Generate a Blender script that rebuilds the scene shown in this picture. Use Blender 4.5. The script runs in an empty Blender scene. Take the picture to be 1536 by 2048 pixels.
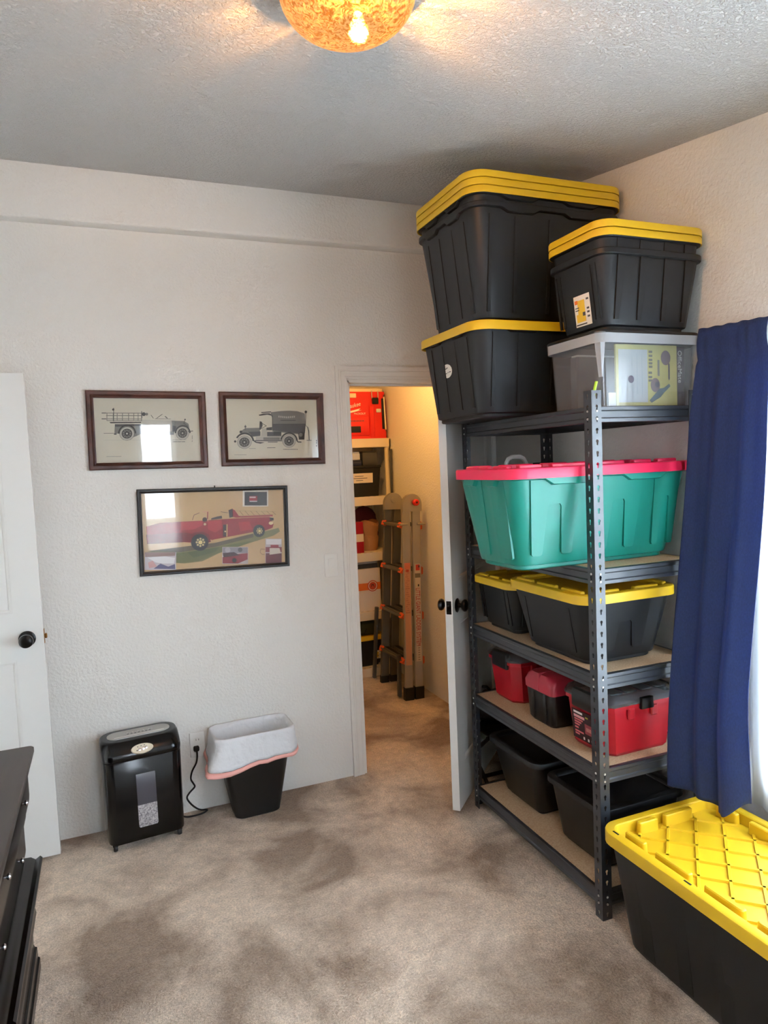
import bpy, bmesh, math, random
from mathutils import Vector, Matrix
random.seed(7)
scn = bpy.context.scene
C = scn.collection
PI = math.pi

# ------------------------------------------------------------------ camera
CAMZ = 1.6153
YAW, PITCH, ROLL, FPX = .3835, -.0684, -.0435, 1382.56
fw = Vector((math.sin(YAW)*math.cos(PITCH), math.cos(YAW)*math.cos(PITCH), math.sin(PITCH)))
rt = Vector((math.cos(YAW), -math.sin(YAW), 0)); up = rt.cross(fw)
r2 = math.cos(ROLL)*rt + math.sin(ROLL)*up; u2 = -math.sin(ROLL)*rt + math.cos(ROLL)*up
cd = bpy.data.cameras.new('camera'); cam = bpy.data.objects.new('camera', cd); C.objects.link(cam)
m = Matrix((r2, u2, -fw)).transposed().to_4x4(); m.translation = Vector((0, 0, CAMZ))
cam.matrix_world = m
cd.sensor_fit = 'VERTICAL'; cd.sensor_height = 36; cd.lens = FPX/2048*36; cd.clip_start = .05
scn.camera = cam

# ------------------------------------------------------------------ light
EXPOSURE = -0.04
SKY = 48.0
LAMP = 420.0
CLOSET_W = 13.0
scn.view_settings.view_transform = 'Standard'; scn.view_settings.look = 'None'
scn.view_settings.exposure = EXPOSURE; scn.view_settings.gamma = 1
scn.view_settings.use_curve_mapping = False
w = bpy.data.worlds.new('sky'); scn.world = w; w.use_nodes = True
bg = w.node_tree.nodes['Background']; bg.inputs[0].default_value = (.80, .90, 1.0, 1); bg.inputs[1].default_value = SKY

def portal(name, loc, rot, sx, sy):
    l = bpy.data.lights.new(name, 'AREA'); l.shape = 'RECTANGLE'; l.size = sx; l.size_y = sy
    l.cycles.is_portal = True
    o = bpy.data.objects.new(name, l); o.location = loc; o.rotation_euler = rot; C.objects.link(o)
# room constants
D, R, XL, YB = 3.3414, 2.028, -1.10, -0.62
HC, SL = 2.934, .1503
def zc(y): return HC + SL*(y-D)
WY0, WY1, WZ0, WZ1 = -.12, 1.60, .50, 1.985         # window in the right wall
VX0, VX1, VZ0, VZ1 = .345, .70, .82, 2.15           # narrow window in the wall behind
portal('window_portal', (R+.10, (WY0+WY1)/2, (WZ0+WZ1)/2), (0, PI/2, 0), WZ1-WZ0, WY1-WY0)
portal('window_portal', ((VX0+VX1)/2, YB-.10, (VZ0+VZ1)/2), (PI/2, 0, PI), VX1-VX0, VZ1-VZ0)

# ------------------------------------------------------------------ materials
def lin(c):
    return tuple(((v/255)/12.92 if v/255 <= .04045 else ((v/255+.055)/1.055)**2.4) for v in c)
def mat(name, col, rough=.5, metal=0., bump=None, var=None, spec=.5, coat=0., trans=0., alpha=1., emis=None, sheen=0., raw=False, stretch=None):
    m = bpy.data.materials.new(name); m.use_nodes = True
    nt = m.node_tree; b = nt.nodes['Principled BSDF']
    c = col if raw else lin(col)
    b.inputs['Base Color'].default_value = (*c, 1)
    b.inputs['Roughness'].default_value = rough; b.inputs['Metallic'].default_value = metal
    b.inputs['Specular IOR Level'].default_value = spec; b.inputs['Coat Weight'].default_value = coat
    b.inputs['Transmission Weight'].default_value = trans; b.inputs['Alpha'].default_value = alpha
    b.inputs['Sheen Weight'].default_value = sheen
    if emis: b.inputs['Emission Color'].default_value = (*emis[:3], 1); b.inputs['Emission Strength'].default_value = emis[3]
    if bump or var:
        tc = nt.nodes.new('ShaderNodeTexCoord'); src = tc.outputs['Object']
        if stretch:
            mp = nt.nodes.new('ShaderNodeMapping'); mp.inputs['Scale'].default_value = stretch
            nt.links.new(src, mp.inputs[0]); src = mp.outputs[0]
    if var:
        n = nt.nodes.new('ShaderNodeTexNoise'); n.inputs['Scale'].default_value = var[0]; n.inputs['Detail'].default_value = 4
        nt.links.new(src, n.inputs['Vector'])
        rp = nt.nodes.new('ShaderNodeValToRGB'); e = rp.color_ramp.elements
        e[0].position, e[1].position = .3, .7
        c2 = lin(var[1]); e[0].color = (*c2, 1); e[1].color = (*c, 1)
        nt.links.new(n.outputs['Fac'], rp.inputs[0]); nt.links.new(rp.outputs[0], b.inputs['Base Color'])
    if bump:
        n = nt.nodes.new('ShaderNodeTexNoise'); n.inputs['Scale'].default_value = bump[0]; n.inputs['Detail'].default_value = 3
        nt.links.new(src, n.inputs['Vector'])
        bp = nt.nodes.new('ShaderNodeBump'); bp.inputs['Strength'].default_value = bump[1]; bp.inputs['Distance'].default_value = bump[2]
        nt.links.new(n.outputs['Fac'], bp.inputs['Height']); nt.links.new(bp.outputs[0], b.inputs['Normal'])
    return m

MT = {}
MT['wall'] = mat('wall_paint', (234, 232, 227), .75, bump=(85, .55, .006))
MT['trimw'] = mat('white_trim', (232, 230, 225), .45)
MT['doorw'] = mat('white_door', (233, 233, 230), .42)
def ceiling_mat():
    m = mat('ceiling_texture', (224, 223, 220), .85); nt = m.node_tree; b = nt.nodes['Principled BSDF']
    tc = nt.nodes.new('ShaderNodeTexCoord')
    n = nt.nodes.new('ShaderNodeTexNoise'); n.inputs['Scale'].default_value = 85; n.inputs['Detail'].default_value = 5; n.inputs['Roughness'].default_value = .62
    nt.links.new(tc.outputs['Object'], n.inputs['Vector'])
    rp = nt.nodes.new('ShaderNodeValToRGB'); rp.color_ramp.elements[0].position = .42; rp.color_ramp.elements[1].position = .60
    nt.links.new(n.outputs['Fac'], rp.inputs[0])
    bp = nt.nodes.new('ShaderNodeBump'); bp.inputs['Strength'].default_value = .9; bp.inputs['Distance'].default_value = .006
    nt.links.new(rp.outputs[0], bp.inputs['Height']); nt.links.new(bp.outputs[0], b.inputs['Normal'])
    return m
MT['ceil'] = ceiling_mat()
def carpet_mat():
    m = mat('carpet', (150, 128, 112), .95, spec=.1, sheen=.15); nt = m.node_tree; b = nt.nodes['Principled BSDF']
    tc = nt.nodes.new('ShaderNodeTexCoord'); o = tc.outputs['Object']
    def noise(s, d, r=.5, dist=0):
        n = nt.nodes.new('ShaderNodeTexNoise'); n.inputs['Scale'].default_value = s; n.inputs['Detail'].default_value = d
        n.inputs['Roughness'].default_value = r; n.inputs['Distortion'].default_value = dist
        nt.links.new(o, n.inputs['Vector']); return n.outputs['Fac']
    big = noise(2.3, 4, .55, .5); med = noise(28, 3); fine = noise(420, 2); grain = noise(130, 3, .65)
    def ramp(f, p0, p1, c0, c1):
        r = nt.nodes.new('ShaderNodeValToRGB'); e = r.color_ramp.elements; e[0].position, e[1].position = p0, p1
        e[0].color = (*c0, 1); e[1].color = (*c1, 1); nt.links.new(f, r.inputs[0]); return r.outputs[0]
    c = ramp(big, .38, .58, lin((156, 136, 118)), lin((228, 210, 191)))
    def mul(a, b_, f):
        x = nt.nodes.new('ShaderNodeMix'); x.data_type = 'RGBA'; x.blend_type = 'MULTIPLY'; x.inputs[0].default_value = f
        nt.links.new(a, x.inputs[6]); nt.links.new(b_, x.inputs[7]); return x.outputs[2]
    c = mul(c, ramp(med, .3, .7, (.82, .82, .82), (1.1, 1.08, 1.06)), .8)
    c = mul(c, ramp(grain, .32, .66, (.68, .66, .64), (1.22, 1.22, 1.22)), .8)
    c = mul(c, ramp(fine, .3, .7, (.62, .6, .58), (1.25, 1.25, 1.25)), .85)
    nt.links.new(c, b.inputs['Base Color'])
    bp = nt.nodes.new('ShaderNodeBump'); bp.inputs['Strength'].default_value = .7; bp.inputs['Distance'].default_value = .008
    nt.links.new(grain, bp.inputs['Height'])
    bp2 = nt.nodes.new('ShaderNodeBump'); bp2.inputs['Strength'].default_value = .4; bp2.inputs['Distance'].default_value = .02
    nt.links.new(med, bp2.inputs['Height']); nt.links.new(bp.outputs[0], bp2.inputs['Normal']); nt.links.new(bp2.outputs[0], b.inputs['Normal'])
    return m
MT['carpet'] = carpet_mat()
MT['black'] = mat('black_tote_plastic', (20, 22, 24), .48, spec=.45, bump=(260, .12, .001))
MT['black2'] = mat('black_plastic', (14, 14, 16), .42)
MT['gloss'] = mat('glossy_black_plastic', (9, 9, 11), .16, spec=.35)
MT['steel'] = mat('black_powder_steel', (34, 39, 46), .40, spec=.9, coat=.12)
MT['yellow'] = mat('yellow_plastic', (214, 172, 26), .42, bump=(180, .06, .001))
MT['green'] = mat('green_plastic', (10, 124, 110), .4, bump=(200, .06, .001))
MT['red'] = mat('red_plastic', (156, 10, 26), .38)
MT['redlid'] = mat('crimson_plastic', (222, 34, 78), .38)
MT['darkred'] = mat('dark_red_plastic', (158, 34, 50), .45)
MT['pack'] = mat('bright_red_plastic', (224, 36, 28), .4)
MT['board'] = mat('particle_board', (196, 168, 136), .8, var=(160, (172, 142, 108)))
MT['rivet'] = mat('zinc_rivet', (215, 215, 212), .3, metal=.6)
MT['chrome'] = mat('chrome', (215, 215, 220), .18, metal=1)
MT['alum'] = mat('aluminium', (178, 174, 168), .38, metal=.75, bump=(40, .1, .001), stretch=(1, 1, .1))
MT['alumd'] = mat('dull_aluminium', (110, 108, 106), .5, metal=.5)
MT['orange'] = mat('orange_plastic', (214, 84, 30), .45)
MT['white'] = mat('white_plastic', (235, 234, 230), .4)
MT['cream'] = mat('cream_resin', (226, 214, 190), .5)
MT['paper'] = mat('white_paper', (238, 236, 228), .8)
MT['frame'] = mat('walnut_frame', (82, 40, 27), .4, var=(14, (44, 20, 14)), bump=(30, .25, .002), stretch=(1, 1, 1))
MT['frameb'] = mat('black_frame', (20, 18, 17), .4)
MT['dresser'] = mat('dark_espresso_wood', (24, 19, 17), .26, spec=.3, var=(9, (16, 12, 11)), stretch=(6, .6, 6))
MT['drtop'] = mat('brown_wood_top', (66, 56, 50), .42, var=(5, (50, 42, 38)), stretch=(6, .6, 6))  # dresser top, a lighter brown than the carcass
MT['knob'] = mat('oil_rubbed_bronze', (16, 14, 14), .28, metal=.6)
MT['brass'] = mat('aged_brass', (150, 110, 60), .35, metal=.9)
MT['cloth'] = mat('navy_cloth', (42, 60, 108), .85, var=(240, (29, 43, 82)), bump=(500, .25, .001), sheen=.05, stretch=(1, 1, .5))
def cloth_glow(m):
    nt = m.node_tree; b = nt.nodes['Principled BSDF']; out = nt.nodes['Material Output']
    t = nt.nodes.new('ShaderNodeBsdfTranslucent'); t.inputs[0].default_value = (.10, .19, .50, 1)
    x = nt.nodes.new('ShaderNodeMixShader'); x.inputs[0].default_value = .22
    nt.links.new(b.outputs[0], x.inputs[1]); nt.links.new(t.outputs[0], x.inputs[2]); nt.links.new(x.outputs[0], out.inputs[0])
cloth_glow(MT['cloth'])
MT['dark'] = mat('near_black', (10, 10, 11), .6)
MT['grey'] = mat('mid_grey_plastic', (182, 182, 178), .45)
MT['dgrey'] = mat('dark_grey_plastic', (70, 72, 76), .5)
MT['navy'] = mat('navy_plastic', (28, 36, 70), .5)
MT['pink'] = mat('pink_band', (232, 166, 156), .5)
MT['brownbag'] = mat('brown_paper', (176, 124, 74), .8, bump=(25, .5, .01))
MT['maroon'] = mat('maroon_cloth', (92, 22, 34), .9, bump=(30, .6, .01))
MT['orangep'] = mat('orange_print', (226, 112, 36), .6)
MT['stretchfilm'] = mat('olive_plastic', (58, 62, 30), .5)
MT['lime'] = mat('lime_plastic', (170, 214, 50), .5)
MT['sticker'] = mat('yellow_sticker', (226, 184, 52), .5)
MT['lightgrey'] = mat('light_grey_print', (204, 208, 208), .6)

def liner_mat():
    m = mat('white_bin_liner', (242, 244, 247), .35, bump=(16, .8, .02)); nt = m.node_tree
    b = nt.nodes['Principled BSDF']; b.inputs['Subsurface Weight'].default_value = 0
    t = nt.nodes.new('ShaderNodeBsdfTranslucent'); t.inputs[0].default_value = (.8, .84, .88, 1)
    x = nt.nodes.new('ShaderNodeMixShader'); x.inputs[0].default_value = .15
    out = nt.nodes['Material Output']; nt.links.new(b.outputs[0], x.inputs[1]); nt.links.new(t.outputs[0], x.inputs[2]); nt.links.new(x.outputs[0], out.inputs[0])
    return m
MT['liner'] = liner_mat()
def sheer_mat():
    m = bpy.data.materials.new('sheer_fabric'); m.use_nodes = True; nt = m.node_tree; nt.nodes.remove(nt.nodes['Principled BSDF'])
    out = nt.nodes['Material Output']
    a = nt.nodes.new('ShaderNodeBsdfTransparent'); d = nt.nodes.new('ShaderNodeBsdfDiffuse'); t = nt.nodes.new('ShaderNodeBsdfTranslucent')
    d.inputs[0].default_value = (.85, .88, .9, 1); t.inputs[0].default_value = (.85, .9, .95, 1)
    x = nt.nodes.new('ShaderNodeMixShader'); x.inputs[0].default_value = .62; nt.links.new(d.outputs[0], x.inputs[1]); nt.links.new(t.outputs[0], x.inputs[2])
    y = nt.nodes.new('ShaderNodeMixShader'); y.inputs[0].default_value = .80; nt.links.new(a.outputs[0], y.inputs[1]); nt.links.new(x.outputs[0], y.inputs[2])
    nt.links.new(y.outputs[0], out.inputs[0]); return m
MT['sheer'] = sheer_mat()
def glass_mat(name, tint=(1, 1, 1), refl=.042, rough=.02, haze=0., hazecol=(.8, .82, .84)):
    m = bpy.data.materials.new(name); m.use_nodes = True; nt = m.node_tree; nt.nodes.remove(nt.nodes['Principled BSDF'])
    out = nt.nodes['Material Output']
    a = nt.nodes.new('ShaderNodeBsdfTransparent'); a.inputs[0].default_value = (*tint, 1)
    g = nt.nodes.new('ShaderNodeBsdfGlossy'); g.inputs['Roughness'].default_value = rough
    lw = nt.nodes.new('ShaderNodeLayerWeight'); lw.inputs[0].default_value = .5
    pw = nt.nodes.new('ShaderNodeMath'); pw.operation = 'POWER'; pw.inputs[1].default_value = 5
    nt.links.new(lw.outputs['Facing'], pw.inputs[0])
    f = nt.nodes.new('ShaderNodeMath'); f.operation = 'MULTIPLY_ADD'; f.inputs[1].default_value = .9; f.inputs[2].default_value = refl
    nt.links.new(pw.outputs[0], f.inputs[0])
    s = a.outputs[0]
    if haze:
        d = nt.nodes.new('ShaderNodeBsdfDiffuse'); d.inputs[0].default_value = (*hazecol, 1)
        h = nt.nodes.new('ShaderNodeMixShader'); h.inputs[0].default_value = haze
        nt.links.new(s, h.inputs[1]); nt.links.new(d.outputs[0], h.inputs[2]); s = h.outputs[0]
    x = nt.nodes.new('ShaderNodeMixShader'); nt.links.new(f.outputs[0], x.inputs[0])
    nt.links.new(s, x.inputs[1]); nt.links.new(g.outputs[0], x.inputs[2]); nt.links.new(x.outputs[0], out.inputs[0]); return m
MT['glass'] = glass_mat('picture_glass')
MT['pane'] = glass_mat('window_glass')
MT['clear'] = glass_mat('frosted_clear_plastic', (.92, .94, .95), rough=.12, haze=.09)
MT['clearrim'] = glass_mat('milky_plastic_rim', (.9, .92, .94), rough=.15, haze=.5, hazecol=(.66, .70, .74))
MT['clearlid'] = glass_mat('smoky_clear_plastic', (.55, .56, .58), rough=.1, haze=.12, hazecol=(.7, .72, .75))
MT['smoke'] = glass_mat('smoked_window', (.75, .75, .78), rough=.05)

_flat = {}
def flat(c):
    if c not in _flat: _flat[c] = mat('ink_%d_%d_%d' % c, c, .7)
    return _flat[c]

# ------------------------------------------------------------------ mesh helpers
class M:
    def __init__(s): s.v = []; s.f = []; s.mi = []; s.mats = []; s.cur = 0
    def add(s, vs, fs):
        o = len(s.v); s.v += [tuple(v) for v in vs]; s.f += [tuple(i+o for i in f) for f in fs]; s.mi += [s.cur]*len(fs); return s
    def use(s, mt):
        if mt not in s.mats: s.mats.append(mt)
        s.cur = s.mats.index(mt); return s
    def box(s, x0, x1, y0, y1, z0, z1, b=0.):
        if b > 0:
            b = min(b, (x1-x0)*.49, (y1-y0)*.49, (z1-z0)*.49)
            def ring(i, z): return [(x0+i, y0+b, z), (x0+b, y0+i, z), (x1-b, y0+i, z), (x1-i, y0+b, z), (x1-i, y1-b, z), (x1-b, y1-i, z), (x0+b, y1-i, z), (x0+i, y1-b, z)]
            return s.loft([ring(b*.7, z0), ring(0, z0+b), ring(0, z1-b), ring(b*.7, z1)])
        v = [(x, y, z) for z in (z0, z1) for y in (y0, y1) for x in (x0, x1)]
        return s.add(v, [(0, 2, 3, 1), (4, 5, 7, 6), (0, 1, 5, 4), (2, 6, 7, 3), (0, 4, 6, 2), (1, 3, 7, 5)])
    def loft(s, loops, cap0=True, cap1=True, closed=True):
        n = len(loops[0]); vs = [p for l in loops for p in l]; fs = []
        for k in range(len(loops)-1):
            for i in range(n if closed else n-1):
                j = (i+1) % n; fs.append((k*n+i, k*n+j, (k+1)*n+j, (k+1)*n+i))
        if cap0: fs.append(tuple(range(n))[::-1])
        if cap1: fs.append(tuple((len(loops)-1)*n+i for i in range(n)))
        return s.add(vs, fs)
    def tube(s, pts, r, n=8, cap=True):
        pts = [Vector(p) for p in pts]; loops = []; prev = None
        for i, p in enumerate(pts):
            t = (pts[min(i+1, len(pts)-1)]-pts[max(i-1, 0)]).normalized()
            a = prev if prev is not None else (Vector((0, 0, 1)) if abs(t.z) < .9 else Vector((1, 0, 0)))
            b = t.cross(a)
            if b.length < 1e-4: b = t.cross(Vector((0, 1, 0)))
            b.normalize(); a = b.cross(t).normalized(); prev = a
            rr = r[i] if isinstance(r, (list, tuple)) else r
            loops.append([tuple(p+rr*(math.cos(q)*a+math.sin(q)*b)) for q in (2*PI*k/n for k in range(n))])
        return s.loft(loops, cap, cap)
    def lathe(s, prof, c=(0, 0, 0), axis='z', n=24, cap=True):
        loops = []
        for r, h in prof:
            l = []
            for k in range(n):
                a = 2*PI*k/n; x, y = r*math.cos(a), r*math.sin(a)
                l.append({'z': (c[0]+x, c[1]+y, c[2]+h), 'y': (c[0]+x, c[1]+h, c[2]+y), 'x': (c[0]+h, c[1]+x, c[2]+y)}[axis])
            loops.append(l)
        return s.loft(loops, cap, cap)
    def prism(s, poly, fn, d0, d1):
        """poly: (u,v) list, fn(u,v,d)->xyz ; extruded from depth d0 to d1"""
        n = len(poly)
        return s.add([fn(u, v, d0) for u, v in poly]+[fn(u, v, d1) for u, v in poly],
                     [tuple(range(n))[::-1], tuple(range(n, 2*n))]+[(i, (i+1) % n, n+(i+1) % n, n+i) for i in range(n)])

def obj(name, M_, mt=None, parent=None, smooth=35, loc=None, rot=None, fix=True):
    me = bpy.data.meshes.new(name)
    me.from_pydata(M_.v, [], M_.f)
    if M_.mats:
        for q in M_.mats: me.materials.append(q)
        me.polygons.foreach_set('material_index', M_.mi)
    elif mt is not None: me.materials.append(MT[mt] if isinstance(mt, str) else mt)
    if fix:
        b = bmesh.new(); b.from_mesh(me); bmesh.ops.recalc_face_normals(b, faces=b.faces); b.to_mesh(me); b.free()
    if smooth:
        me.polygons.foreach_set('use_smooth', [True]*len(me.polygons)); me.set_sharp_from_angle(angle=math.radians(smooth))
    me.update()
    o = bpy.data.objects.new(name, me); C.objects.link(o)
    if parent: o.parent = parent
    if loc: o.location = loc
    if rot: o.rotation_euler = rot
    return o
def tag(o, label=None, cat=None, group=None, kind=None):
    if label: o['label'] = label
    if cat: o['category'] = cat
    if group: o['group'] = group
    if kind: o['kind'] = kind
    return o
def thing(name, label, cat, loc=(0, 0, 0), rz=0, group=None, kind=None, rot=None):
    o = bpy.data.objects.new(name, None); C.objects.link(o); o.empty_display_size = .05
    o.location = loc; o.rotation_euler = rot or (0, 0, rz)
    return tag(o, label, cat, group, kind)
def struct(name, M_, mt, label, cat, smooth=0, parent=None):
    return tag(obj(name, M_, mt, parent, smooth), label, cat, kind='structure')
def rr(hx, hy, r, z, cx=0, cy=0, n=6, k=1):
    r = min(r, hx*.98, hy*.98); pts = []
    cs = [(hx-r, hy-r, 0), (-(hx-r), hy-r, PI/2), (-(hx-r), -(hy-r), PI), (hx-r, -(hy-r), 1.5*PI)]
    for q, (x, y, a) in enumerate(cs):
        arc = [(cx+x+r*math.cos(a+PI/2*i/n), cy+y+r*math.sin(a+PI/2*i/n), z) for i in range(n+1)]
        pts += arc
        if k > 1:
            x2, y2, a2 = cs[(q+1) % 4]; e = (cx+x2+r*math.cos(a2), cy+y2+r*math.sin(a2), z); st = arc[-1]
            pts += [tuple(st[c]+(e[c]-st[c])*i/k for c in range(3)) for i in range(1, k)]
    return pts
_fontcache = {}
def text(name, body, size, mt, parent, loc, rot, ext=.0004, sx=1., shear=0., align='LEFT'):
    cu = bpy.data.curves.new(name, 'FONT'); cu.body = body; cu.size = size; cu.extrude = ext; cu.shear = shear; cu.align_x = align; cu.resolution_u = 3
    t = bpy.data.objects.new(name, cu); C.objects.link(t)
    dg = bpy.context.evaluated_depsgraph_get(); dg.update()
    me = bpy.data.meshes.new_from_object(t.evaluated_get(dg)); bpy.data.objects.remove(t); bpy.data.curves.remove(cu)
    me.materials.clear(); me.materials.append(MT[mt] if isinstance(mt, str) else mt)
    o = bpy.data.objects.new(name, me); C.objects.link(o); o.parent = parent; o.location = loc; o.rotation_euler = rot; o.scale = (sx, 1, 1)
    return o

# ------------------------------------------------------------------ structure
T = .115
DX0, DX1, DZ = 1.175, 1.963, 2.048          # closet doorway in back wall
CYB, CXL, CZ = 5.36, .95, 2.44               # closet back, left, ceiling
m = M().box(XL-T, R+T, YB-T, CYB+.1, -.1, 0)
struct('floor', m, 'carpet', 'beige brown cut pile carpet with darker footprints and nap marks', 'carpet')
m = M()
m.box(XL-T, DX0, D, D+T, 0, 3.05); m.box(DX1, R+T, D, D+T, 0, 3.05); m.box(DX0, DX1, D, D+T, DZ, 3.05)
struct('wall_back', m, 'wall', 'off white textured wall with the framed pictures and closet doorway', 'wall')
m = M()
sec = [(D+.001, 2.704), (D-.070, 2.700), (D-.080, 2.704), (D-.0845, 2.716), (D-.0845, 3.0), (D+.001, 3.0)]
m.loft([[(x, y, z) for y, z in sec] for x in (XL, R)])
struct('trim_1', m, 'wall', 'shallow boxed beam running along the top of the picture wall', 'beam', smooth=50)
m = M()                                      # right wall continues as the closet's right wall
m.box(R, R+T, YB-T, WY0, 0, 3.05); m.box(R, R+T, WY1, D+T, 0, 3.05); m.box(R, R+T, WY0, WY1, 0, WZ0); m.box(R, R+T, WY0, WY1, WZ1, 3.05)
m.box(R+.017, R+T, D+T, CYB+.1, 0, 2.6)
struct('wall_right', m, 'wall', 'off white textured wall with the curtained window', 'wall')
LD0, LD1 = 2.40, 3.185                        # doorway in left wall
m = M()
m.box(XL-T, XL, YB-T, LD0, 0, 3.05); m.box(XL-T, XL, LD1, D+T, 0, 3.05); m.box(XL-T, XL, LD0, LD1, 2.06, 3.05)
struct('wall_left', m, 'wall', 'off white wall with the entry doorway behind the dresser', 'wall')
m = M().box(XL-1.2, XL-1.1, LD0-.8, LD1+.9, 0, 2.6).box(XL-1.1, XL-T, LD0-.8, LD0-.7, 0, 2.6).box(XL-1.1, XL-T, LD1+.8, LD1+.9, 0, 2.6).box(XL-1.2, XL-T, LD0-.8, LD1+.9, 2.5, 2.6).box(XL-1.2, XL-T, LD0-.8, LD1+.9, -.1, 0)
struct('wall_hallway', m, 'wall', 'plain hallway walls beyond the open entry door', 'wall')
m = M()
m.box(XL-T, VX0, YB-T, YB, 0, 3.0); m.box(VX1, R+T, YB-T, YB, 0, 3.0); m.box(VX0, VX1, YB-T, YB, 0, VZ0); m.box(VX0, VX1, YB-T, YB, VZ1, 3.0)
struct('wall_front', m, 'wall', 'off white wall with a narrow window, opposite the pictures', 'wall')
m = M()
sec = [(YB-T, zc(YB-T)), (D+T, zc(D+T)), (D+T, zc(D+T)+.15), (YB-T, zc(YB-T)+.15)]
m.loft([[(x, y, z) for y, z in sec] for x in (XL-T, R+T)])
struct('ceiling', m, 'ceil', 'sloping white ceiling with knockdown texture', 'ceiling')
m = M().box(CXL-.1, R+T, CYB, CYB+.1, 0, 2.6)
struct('wall_closet_back', m, 'wall', 'back wall of the closet', 'wall')
m = M().box(CXL-.1, CXL, D+T, CYB, 0, 2.6)
struct('wall_closet_left', m, 'wall', 'left wall of the closet', 'wall')
m = M().box(CXL-.1, R+T, D+T, CYB+.1, CZ, CZ+.1)
struct('ceiling_closet', m, 'wall', 'flat closet ceiling', 'ceiling')
m = M().box(-30, 30, -30, 30, -.75, -.6)  # unseen ground added to cut sky light from below, pale for bright reflections
struct('ground', m, mat('light_shaping_ground', (178, 173, 162), .95), 'plain unseen ground added outside the windows to shape the daylight', 'ground')
# closet casing and jamb
m = M()
cprof = [(0, 0), (0, .017), (.003, .0175), (.016, .016), (.019, .013), (.024, .013), (.027, .015), (.030, .012), (.050, .010), (.053, .012), (.060, .011), (.060, 0)]
m.loft([[(1.112+p, D-t_, 0) for p, t_ in cprof], [(1.112+p, D-t_, 2.118-p) for p, t_ in cprof], [(2.026-p, D-t_, 2.118-p) for p, t_ in cprof], [(2.026-p, D-t_, 0) for p, t_ in cprof]])
struct('trim_2', m, 'trimw', 'white moulded casing around the closet doorway', 'door casing', smooth=20)
m = M()
m.box(DX0-.006, DX0+.012, D-.004, D+T+.004, 0, DZ, .001); m.box(DX1-.012, DX1+.003, D-.004, D+T+.004, 0, DZ, .001); m.box(DX0, DX1, D-.004, D+T+.004, DZ-.012, DZ+.004, .001)
m.box(DX0+.012, DX0+.022, D+.04, D+.075, 0, DZ-.012, .001); m.box(DX0+.012, DX1-.012, D+.04, D+.075, DZ-.022, DZ-.012, .001)
struct('trim_3', m, 'trimw', 'white jamb lining the closet doorway', 'door jamb')

# windows
def window(name, axis, a0, a1, z0, z1, label):
    t = thing(name, label, 'window', kind='structure')
    def B(M_, a, b, d0, d1, c, e, bv=.002):
        if axis == 'x': M_.box(R+d0, R+d1, a, b, c, e, bv)
        else: M_.box(a, b, YB-d1, YB-d0, c, e, bv)
    f = .035
    for a, b, c, e in ((a0, a0+f, z0, z1), (a1-f, a1, z0, z1), (a0+f, a1-f, z0, z0+f), (a0+f, a1-f, z1-f, z1), (a0+f, a1-f, (z0+z1)/2-.018, (z0+z1)/2+.018)):
        q = M(); B(q, a, b, .045, .095, c, e); obj('window_frame', q, 'white', t)
    for c, e in ((z0+f, (z0+z1)/2-.018), ((z0+z1)/2+.018, z1-f)):
        q = M(); B(q, a0+f, a1-f, .068, .072, c, e, 0); obj('window_pane', q, 'pane', t, smooth=0)
    q = M(); B(q, a0-.01, a1+.01, -.012, .044, z0-.02, z0-.001); obj('window_sill', q, 'trimw', t)
window('window_1', 'x', WY0, WY1, WZ0, WZ1, 'bright white framed window beside the blue curtain')
window('window_2', 'y', VX0, VX1, VZ0, VZ1, 'narrow window in the wall opposite the pictures')

# ------------------------------------------------------------------ doors
def door(name, label, loc, rz, W, H, knob_x, flip):
    t = thing(name, label, 'door', loc, rz, kind='structure')
    th = .035; st = .108
    q = M()
    zs = [(.20, .858), (1.056, 1.90)]
    q.box(0, W, .010, th-.010, 0, H)                    # core
    def skin(y0, y1):
        q.box(0, st, y0, y1, 0, H); q.box(W-st, W, y0, y1, 0, H)
        q.box(st, W-st, y0, y1, 0, zs[0][0]); q.box(st, W-st, y0, y1, zs[0][1], zs[1][0]); q.box(st, W-st, y0, y1, zs[1][1], H)
    skin(0, .010); skin(th-.010, th)
    obj('door_slab', q, 'doorw', t, smooth=0)
    for (a, b) in zs:
        for s in (0, 1):
            yb = .010 if s == 0 else th-.010; d = -1 if s == 0 else 1
            q = M()                                      # sloping raised panel with a moulded border
            def lp(i, o): return [(st+i, yb+d*o, a+i), (W-st-i, yb+d*o, a+i), (W-st-i, yb+d*o, b-i), (st+i, yb+d*o, b-i)]
            q.loft([lp(.0005, -.001), lp(.0005, .0088), lp(.006, .0085), lp(.012, .0055), lp(.016, .001), lp(.032, .001), lp(.066, .0085)], cap0=False)
            obj('door_panel', q, 'doorw', t, smooth=20)
    for s in (-1, 1):
        y = 0 if s < 0 else th
        kd = .72 if flip else 1.
        q = M().lathe([(r_, h_*kd) for r_, h_ in [(.0, .0005*s), (.031, .0005*s), (.033, .006*s), (.026, .010*s), (.011, .012*s), (.0095, .030*s), (.014, .034*s), (.024, .041*s), (.028, .052*s), (.0265, .063*s), (.018, .071*s), (.006, .0735*s)]], (knob_x, y, .945), 'y', 28)
        obj('door_knob', q, 'knob', t)
    x = W
    q = M().box(x-.001, x+.0022, .006, .029, .915, .975, .001)
    q.box(x+.002, x+.012, .0105, .0245, .935, .955, .003)
    obj('latch', q, 'brass' if not flip else 'knob', t)
    return t
door('door_1', 'white two panel door standing open at the left, black knob', (-1.083, 3.192, .014), .0, .811, 2.037, .811-.062, False)
door('door_2', 'white two panel closet door swung open against the storage rack', (1.963, 3.335, .014), math.radians(225), .806, 2.03, .806-.062, True)
for z in (.25, 1.02, 1.80):
    pass

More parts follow.
